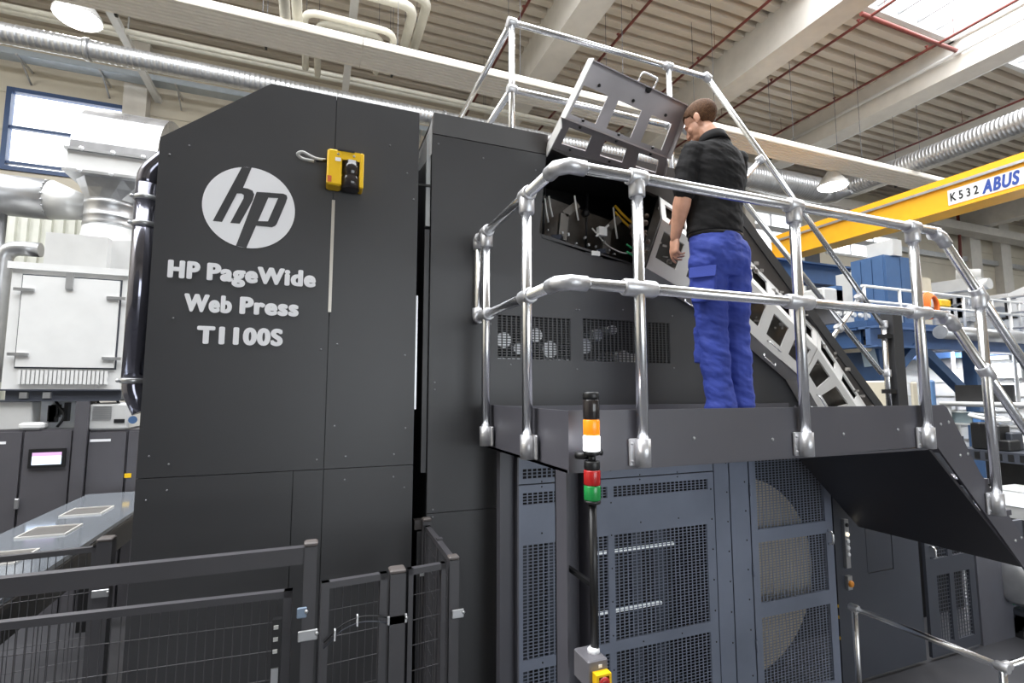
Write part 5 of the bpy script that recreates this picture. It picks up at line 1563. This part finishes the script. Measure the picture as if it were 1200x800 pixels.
# blue cabinet on the mezzanine
e = empty('blue_cabinet', (XK + .6, yN + .6, zd), 'tall blue panelled cabinet behind white railings, below the yellow crane', 'cabinet')
MB().box(XK, xR, yN, yL, zd, zT).build('body', BLUEM, e)
w3 = (yL - yN) / 3
for i in range(3): MB().box(XK - .02, XK - .001, yN + w3 * i + .012, yN + w3 * (i + 1) - .012, zd + .1, zT - .04).build('side_panel', BLUEM, e)
for i in range(2):
    x = lerp(XK, xR, i / 2)
    MB().box(x + .012, x + (xR - XK) / 2 - .012, yN - .02, yN - .001, zd + .1, zT - .04).build('front_panel', BLUEM, e)
MB().box(XK + .05, XK + .3, yL + .003, yL + .35, zd, zT - .18).build('side_box', GALVW, e)
q0, q1 = rx(1022, 297, XK + .2), rx(1046, 286, XK + .2)
o = MB().box(XK + .2, XK + .45, q1.y, q0.y + .1, zT, zT + .30); o.build_ = None
tag(o.build('top_box', GALVW, top=True), 'cream box standing on top of the blue cabinet', 'box')
for k in range(3): pass
# cream column right of the cabinet with orange cable coil
p0, p1 = pt(1069, 322, 'Y', yN - .05), pt(1086, 322, 'Y', yN - .05)
tag(MB().box(p0.x + .25, p1.x + .2, yN, yN + .5, zd, p0.z).build('cream_column', CREAM, top=True), 'cream cabinet just right of the blue cabinet', 'cabinet')
# white railing along the mezzanine edge
yW = yM + .08
e = empty('mezzanine_railing', (11, yW, zd), 'white two-bar railing in front of the blue cabinet', 'railing')
z1, z2 = pt(1040, 338, 'Y', yW).z, pt(1040, 355, 'Y', yW).z
for z in (z1, z2): MB().tube((8.25, yW, z), (12.8, yW, z), .025, 8).build('rail', WHITE, e)
for i in range(6): MB().tube((8.3 + i * .88, yW, zd), (8.3 + i * .88, yW, z1), .025, 8).build('post', WHITE, e)
pc = pt(1090, 358, 'Y', yW - .08)
e = empty('cable_coil', (pc.x, yW - .08, pc.z), 'orange cable coil hanging on the white railing', 'cable')
hh = abs(pt(1090, 343, 'Y', yW - .08).z - pt(1090, 373, 'Y', yW - .08).z) / 2
for k in range(5):
    s = 1 - k * .07
    MB().path([(pc.x + .18 * s * math.cos(a) + .012 * k, yW - .06 - .012 * k, pc.z + hh * s * math.sin(a)) for a in [2 * PI * j / 20 for j in range(21)]], .022, 6, cap=False).build('loop', ORANGEC, e)
# yellow box and white badge further right
p0, p1 = pt(1098, 350, 'Y', yW + .3), pt(1112, 361, 'Y', yW + .3)
tag(MB().bevbox(p0.x, p1.x, yW + .25, yW + .6, p1.z, p0.z, .03).build('yellow_box', YELL2, top=True), 'small yellow box between the orange coil and the white machine', 'box')
# pale lower machine and rollers on the mezzanine left part
p0, p1 = pt(930, 336, 'Y', yW + .5), pt(985, 352, 'Y', yW + .5)
e = empty('white_unwinder', ((p0.x + p1.x) / 2, yW + .8, zd), 'white and dark machine between the arch and the blue cabinet', 'machine')
zu = pt(955, 352, 'Y', yW + .5).z
MB().bevbox(8.3, p1.x + .1, yW + .5, yW + 1.6, zd, zu, .03).build('base', mat('dark_base', (.10, .10, .11), .5), e)
MB().tube((8.4, yW + .9, zu + .14), (p1.x, yW + .9, zu + .14), .14, 18).build('roll', WHITE, e)
MB().bevbox(p1.x - .4, p1.x + .1, yW + .5, yW + 1.5, zu, zu + .25, .03).build('head', GALVW, e)
MB().box(8.35, 8.5, yW + .5, yW + 1.0, zu, zu + .3).build('end_plate', BLUEM, e)
for i in range(5): MB().lathe((8.35 + i * .18, yW + .5, zu - .2), [(.05, 0), (.04, .05)], 10, (0, -1, 0)).build('knob', WIREW, e)
# blue girder high on the rear side
p0, p1 = pt(915, 310, 'Y', 8.7), pt(990, 326, 'Y', 8.7)
e = empty('blue_girder', ((p0.x + p1.x) / 2, 8.7, p1.z), 'blue I-girder on posts behind the arch, below the crane end', 'girder')
g = MB(); zg0, zg1 = pt(950, 333, 'Y', 8.7).z, pt(950, 309, 'Y', 8.7).z
g.box(p0.x - 1, p1.x + .2, 8.68, 8.74, zg0, zg1); g.box(p0.x - 1, p1.x + .2, 8.55, 8.87, zg1 - .04, zg1); g.box(p0.x - 1, p1.x + .2, 8.55, 8.87, zg0, zg0 + .04)
g.build('beam', BLUED, e)
for x in (p0.x - .8, p1.x): MB().box(x, x + .2, 8.6, 8.8, zd, zg0).build('post', BLUED, e)
# white machine with railing at the far right
XW = 13.0
def rX(x0, y0, x1, y1, X=XW):
    a, b = rx(x0, (y0 + y1) / 2, X), rx(x1, (y0 + y1) / 2, X)
    return b.y, a.y, rx((x0 + x1) / 2, y1, X).z, rx((x0 + x1) / 2, y0, X).z
w0 = rX(1152, 332, 1290, 386)
e = empty('white_machine', (XW + 1, w0[0] + 1, 0), 'big white enclosed machine with a latched door at the right edge', 'machine')
prof = [(w0[0], w0[2]), (w0[1] - .01, w0[2]), (w0[1] - .01, lerp(w0[2], w0[3], .70)), (w0[1] - .8, w0[3] + .04), (w0[0], w0[3] + .25)]
MB().prism(prof, 'X', XW, XW + 2.5).build('housing', WALLW, e)
dq = rX(1157, 345, 1184, 383)
d = MB().box(XW - .03, XW - .002, dq[0], dq[1], dq[2], dq[3]).build('door', WHITE, e)
for z in (.2, .8): MB().box(XW - .05, XW - .03, dq[0] - .12, dq[0] + .25, lerp(dq[2], dq[3], z), lerp(dq[2], dq[3], z) + .05).build('toggle_latch', BLACK, d)
MB().box(XW - .05, XW - .03, dq[0] + .02, dq[0] + .06, lerp(dq[2], dq[3], .2), lerp(dq[2], dq[3], .8)).build('lock_rod', BLACK, d)
cc = rx(1172, 368, XW); MB().lathe((XW - .03, cc.y, cc.z), [(.16, 0), (.14, .01)], 18, (-1, 0, 0)).build('porthole', mat('porthole', (.25, .28, .32), .3), d)
cc = rx(1162, 363, XW); MB().lathe((XW - .03, cc.y, cc.z), [(.06, 0), (.05, .03)], 10, (-1, 0, 0)).build('knob', BLACK, d)
# white lapped boards below it
zbm = w0[2]
k = 0; z = .0
ytop = rx(1052, 420, XW).y
while z < zbm - .02:
    z2 = min(z + .30, zbm)
    MB().add([(XW - .03, w0[0] - .5, z), (XW - .03, ytop, z), (XW, ytop, z2 - .006), (XW, w0[0] - .5, z2 - .006), (XW + .03, w0[0] - .5, z), (XW + .03, ytop, z), (XW + .03, ytop, z2 - .006), (XW + .03, w0[0] - .5, z2 - .006)],
             [(0, 1, 2, 3), (7, 6, 5, 4), (0, 4, 5, 1), (1, 5, 6, 2), (2, 6, 7, 3), (3, 7, 4, 0)]).build('lapped_board', WALLW, e); z = z2
yr0, yr1 = w0[0], w0[1] + .3
e = empty('white_machine_railing', (XW - .6, (yr0 + yr1) / 2, 0), 'thin grey railing in front of the white machine at the right edge', 'railing')
XRl = XW - .6
zr = rx(1180, 349, XRl).z; zr3 = rx(1180, 385, XRl).z
for z in (zr, (zr + zr3) / 2, zr3): MB().tube((XRl, yr0 - .5, z), (XRl, yr1, z), .022, 8).build('rail', GALV, e)
for i in range(5): MB().tube((XRl, lerp(yr0, yr1, i / 4), 0), (XRl, lerp(yr0, yr1, i / 4), zr), .03, 8).build('post', WHITE, e)
# bright inspection lights on the white boards
for i, (x0, y0, x1, y1) in enumerate(((1147, 414, 1182, 422), (1186, 411, 1215, 420), (1158, 425, 1196, 443))):
    q = rX(x0, y0, x1, y1, XW - .12)
    e = empty('inspection_light', (XW - .12, (q[0] + q[1]) / 2, q[2]), ('narrow lit inspection light on the white boards, left of two in the upper row', 'narrow lit inspection light at the right picture edge, right of two in the upper row', 'broad lit inspection light on the white boards, below two narrow ones')[i], 'lamp', 'inspection lights')
    MB().box(XW - .09, XW - .04, q[0], q[1], q[2], q[3]).build('housing', WHITE, e)
    MB().box(XW - .10, XW - .09, q[0] + .02, q[1] - .02, q[2] + .02, q[3] - .02).build('lit_panel', mat('lit_panel_%d' % i, (1, 1, 1), .3, emit=(1, 1, 1), estr=1.6), e)
for y_, z_ in ((-.2, .3), (-1.6, .5)):
    l = bpy.data.lights.new('board_fill_light', 'POINT'); l.energy = 70; l.shadow_soft_size = .15  # extra point lamps, added to brighten the white boards
    q_ = rX(1160, 425, 1196, 443, XW - .12)
    lo = bpy.data.objects.new('board_fill_light', l); lo.location = (XW - .7, q_[1] + y_ * -1, q_[3] + z_); C.objects.link(lo)
# ducts and pipes between the cream column and the white machine
e = empty('pipework', (12.5, 7, zd), 'silver pipework and ducts left of the white machine, behind the stair rail', 'pipes')
XPp = 12.2
a, b = rx(1090, 334, XPp), rx(1150, 326, XPp)
MB().bar((XPp, b.y, b.z - .1), (XPp, a.y, a.z - .1), .3, .24).build('duct', GALVW, e)
MB().path([rx(1143, 358, XPp), rx(1143, 335, XPp), rx(1160, 332, XPp)], .11, 14, .2).build('bent_duct', GALVW, e)
for x in (1129, 1140): MB().tube(rx(x, 330, XPp), rx(x, 316, XPp), .12, 12).build('stub_pipe', WIREW, e)
q = rX(1096, 345, 1136, 378, XPp + .3)
MB().box(XPp + .3, XPp + .6, q[0], q[1], q[2], q[3]).build('casing', GALVW, e)
for i in range(4):
    y = lerp(q[0], q[1], (i + .5) / 4)
    MB().box(XPp + .27, XPp + .3, y - .12, y + .12, lerp(q[2], q[3], .15), lerp(q[2], q[3], .85)).build('casing_panel', WHITE, e)
MB().tube((XPp + .5, q[0] + .1, zd), (XPp + .5, q[0] + .1, q[2]), .06, 8).build('support', GALVW, e); MB().tube((XPp + .5, q[1] - .1, zd), (XPp + .5, q[1] - .1, q[2]), .06, 8).build('support', GALVW, e)
# control desk with two black screens and a white rail
XD = 8.0
def qX(x0, y0, x1, y1, X=XD): return rX(x0, y0, x1, y1, X)
dk = qX(1104, 474, 1290, 480)
e = empty('control_desk', (XD + .4, (dk[0] + dk[1]) / 2, 0), 'white-edged control desk with shelves, beyond the stair at the right', 'desk')
zdk = dk[3]
MB().box(XD, XD + .9, dk[0], dk[1], zdk - .04, zdk).build('desk_top', WALLW, e)
MB().tube((XD - .03, dk[0], zdk), (XD - .03, dk[1], zdk), .028, 10).build('front_rail', WHITE, e)
zs2 = rx(1150, 497, XD).z
MB().box(XD + .02, XD + .9, dk[0], dk[1], zs2 - .02, zs2).build('shelf', GALVW, e)
for y in (dk[0] + .1, lerp(dk[0], dk[1], .45), dk[1] - .06): MB().tube((XD + .03, y, 0), (XD + .03, y, zdk - .04), .03, 8).build('leg', WHITE, e)
MB().box(XD + .88, XD + .9, dk[0], dk[1], .2, zs2 - .3).build('back_panel', INSIDE, e)
for i, (x0, x1, lab) in enumerate(((1120, 1157, 'black screen on the control desk, left of two'), (1164, 1188, 'black screen on the control desk, right of two'))):
    q = qX(x0, 451, x1, 474, XD + .25)
    m_ = empty('monitor', (XD + .25, (q[0] + q[1]) / 2, zdk), lab, 'monitor', 'black screens on the desk')
    MB().box(XD + .24, XD + .28, q[0], q[1], zdk + .02, q[3]).build('screen', BLACK, m_); MB().box(XD + .28, XD + .36, q[0] + .15, q[1] - .15, zdk, zdk + .12).build('foot', BLACK, m_)
q = qX(1107, 484, 1140, 493, XD + .1)
tag(MB().box(XD + .1, XD + .5, q[0], q[1], zs2, zs2 + .14).build('grey_case', mat('grey_case', (.22, .28, .30), .5), top=True), 'flat grey-green case on the shelf under the control desk', 'case')
q = qX(1139, 485, 1149, 493, XD + .1)
tag(MB().box(XD + .1, XD + .35, q[0], q[1], zs2, zs2 + .13).build('blue_case', mat('blue_case', (.10, .26, .60), .5), top=True), 'small bright blue case on the shelf under the control desk', 'case')
# heap of tools and parts on the lower bench
XBn = 7.0
bq = rX(1118, 532, 1290, 545, XBn)
e = empty('tool_bench', (XBn, (bq[0] + bq[1]) / 2, 0), 'dark tool bench with a perforated edge, cluttered with parts', 'bench')
MB().box(XBn, XBn + .7, bq[0], bq[1], bq[2], bq[3]).build('bench_top', DOORM, e)
mb = MB()
for i in range(int((bq[1] - bq[0] - .1) / .1)): mb.box(XBn - .004, XBn, bq[0] + .05 + i * .1, bq[0] + .10 + i * .1, bq[2] + .02, bq[3] - .02)
stuff(mb.build('edge_holes', BLACK, e))
for y in (bq[0] + .05, bq[1] - .1): MB().box(XBn + .02, XBn + .1, y, y + .06, 0, bq[2]).build('leg', DOORM, e)
cols = [BLACK, DOORM, GALV, BLACK, mat('dull_red', (.3, .06, .04), .5), BLUEM, BLACK, CREAM, DOORM, BLACK, INSIDE, GALVW]
labs = ['black part', 'dark box', 'silver part', 'black can', 'dull red tool', 'blue tin', 'black block', 'cream carton', 'dark case', 'black bin', 'black tray', 'pale box']
for i in range(12):
    y = lerp(bq[0] + .75, bq[1] - .12, (i + .5) / 12); h = (.12, .2, .08, .28, .1, .16, .3, .12, .22, .3, .10, .15)[i]
    o = MB().bevbox(XBn + .08 + .12 * (i % 3), XBn + .30 + .12 * (i % 3), y - .05, y + .05, bq[3] + .001, bq[3] + h, .012).build('bench_part', cols[i], top=True)
    ords = ['first', 'second', 'third', 'fourth', 'fifth', 'sixth', 'seventh', 'eighth', 'ninth', 'tenth', 'eleventh', 'twelfth']
    tag(o, '%s on the tool bench, %s from the right' % (labs[i], ords[i]), 'part', 'parts on the tool bench')
tag(MB().path([(XBn + .1 + .16 * math.cos(a), bq[1] - .32 + .16 * math.sin(a), bq[3] + .36 + .03 * math.sin(a)) for a in [2 * PI * j / 18 for j in range(19)]], .02, 6).build('cable_ring', WHITE, top=True), 'white cable ring lying on the heap at the left end of the bench', 'cable')
# cream machine and blue panel seen between the platform posts
q = rX(1006, 446, 1052, 478, 6.9)
e = empty('cream_machine', (6.9, (q[0] + q[1]) / 2, 0), 'cream machine housing beyond the platform end, below the blue girders', 'machine')
MB().bevbox(6.9, 7.1, q[0], q[1], q[2], q[3], .02).build('housing', CREAM, e)
MB().box(6.95, 7.08, q[0] + .03, q[1] - .03, 0, q[2]).build('pedestal', mat('brown_base', (.12, .10, .08), .5), e)
q2 = rX(1066, 447, 1082, 474, 6.88); MB().bevbox(6.88, 7.0, q2[0] + .12, q2[1], q2[2] - .5, q2[3], .02).build('side_housing', CREAM, e)
q = rX(1083, 445, 1098, 476, 7.4)
tag(MB().bevbox(7.4, 7.5, q[0] + .06, q[1], 0, q[3], .02).build('blue_locker', mat('locker_blue', (.09, .20, .40), .4), top=True), 'narrow blue locker beyond the end of the platform', 'cabinet')
q = rX(1000, 400, 1035, 430, 8.6)
e = empty('blue_housing', (8.6, (q[0] + q[1]) / 2, 0), 'blue machine housing with a slanted window below the girders, seen past the arch', 'machine')
MB().bevbox(8.7, 8.85, q[0] + .1, q[1] + .3, 0, q[3] + .1, .03).build('housing', BLUED, e)
MB().add([rx(1008, 408, 8.66), rx(1024, 405, 8.66), rx(1030, 428, 8.66), rx(1013, 430, 8.66), rx(1008, 408, 8.69), rx(1024, 405, 8.69), rx(1030, 428, 8.69), rx(1013, 430, 8.69)],
         [(0, 1, 2, 3), (7, 6, 5, 4), (0, 4, 5, 1), (1, 5, 6, 2), (2, 6, 7, 3), (3, 7, 4, 0)]).build('window_panel', mat('pale_blue_panel', (.45, .58, .70), .3), e)
q3 = rX(990, 401, 1018, 408, 8.5)
MB().tube((8.5, q3[0], q3[2] + .03), (8.5, q3[1] + .2, q3[2] + .03), .10, 14).build('paper_web_roll', CREAM, e)
# things below the stair at the right edge
q = rX(1164, 548, 1290, 612, 6.6)
e = empty('white_trough', (6.6, (q[0] + q[1]) / 2, 0), 'white trough with a lit strip under the tool bench at the right edge', 'machine')
MB().box(6.5, 7.0, q[0], q[1], q[2], q[3] - .25).build('trough', GALVW, e)
MB().box(6.49, 6.5, q[0] + .05, q[1] - .05, q[2] + .12, q[2] + .25).build('lit_strip', GLOWM, e)
for y in (q[0] + .1, q[1] - .2): MB().box(6.6, 6.7, y, y + .08, 0, q[2]).build('leg', DOORM, e)
XU = 6.0
e = empty('pump_unit', (XU + .3, rx(1190, 690, XU).y, 0), 'pump unit with a white pipe and round motor in the shade under the stair end', 'pump')
a, b = rx(1171, 658, XU), rx(1177, 716, XU)
MB().tube((XU, a.y, b.z), (XU, a.y, a.z + .4), .045, 12).build('white_pipe', WHITE, e)
MB().box(XU + .05, XU + .8, rx(1215, 700, XU).y, rx(1162, 700, XU).y, 0, b.z - .05).build('base', INSIDE, e)
cm = rx(1197, 680, XU); MB().tube((XU - .1, cm.y, cm.z), (XU + .5, cm.y, cm.z), .20, 20).build('motor', BLUED, e); MB().lathe((XU - .1, cm.y, cm.z), [(.2, 0), (.17, .03), (.06, .04)], 18, (-1, 0, 0)).build('motor_cover', GALV, e)
MB().path([rx(1176, 708, XU), rx(1186, 706, XU), rx(1200, 700, XU), rx(1215, 700, XU)], .025, 6, .1).build('green_cable', WIREG, e)
for i in range(8):
    c = rx(1166 + i * 5, 722 + (i * 7) % 20, XU); MB().bevbox(XU - .02, XU + .12, c.y - .07, c.y + .07, c.z - .08, c.z + .08, .015).build('valve_block', BLACK if i % 3 else DOORM, e)
# dark roller door and ribbed sheet on the rear wall near the crane end
q = wx(945, 293), wx(957, 322)
dn = empty('door_1', (q[0].x, YW, 0), kind='structure')
MB().box(q[0].x - .3, q[1].x + .2, YW - .05, YW - .004, 0, q[0].z).build('door_leaf', DOORM, dn)
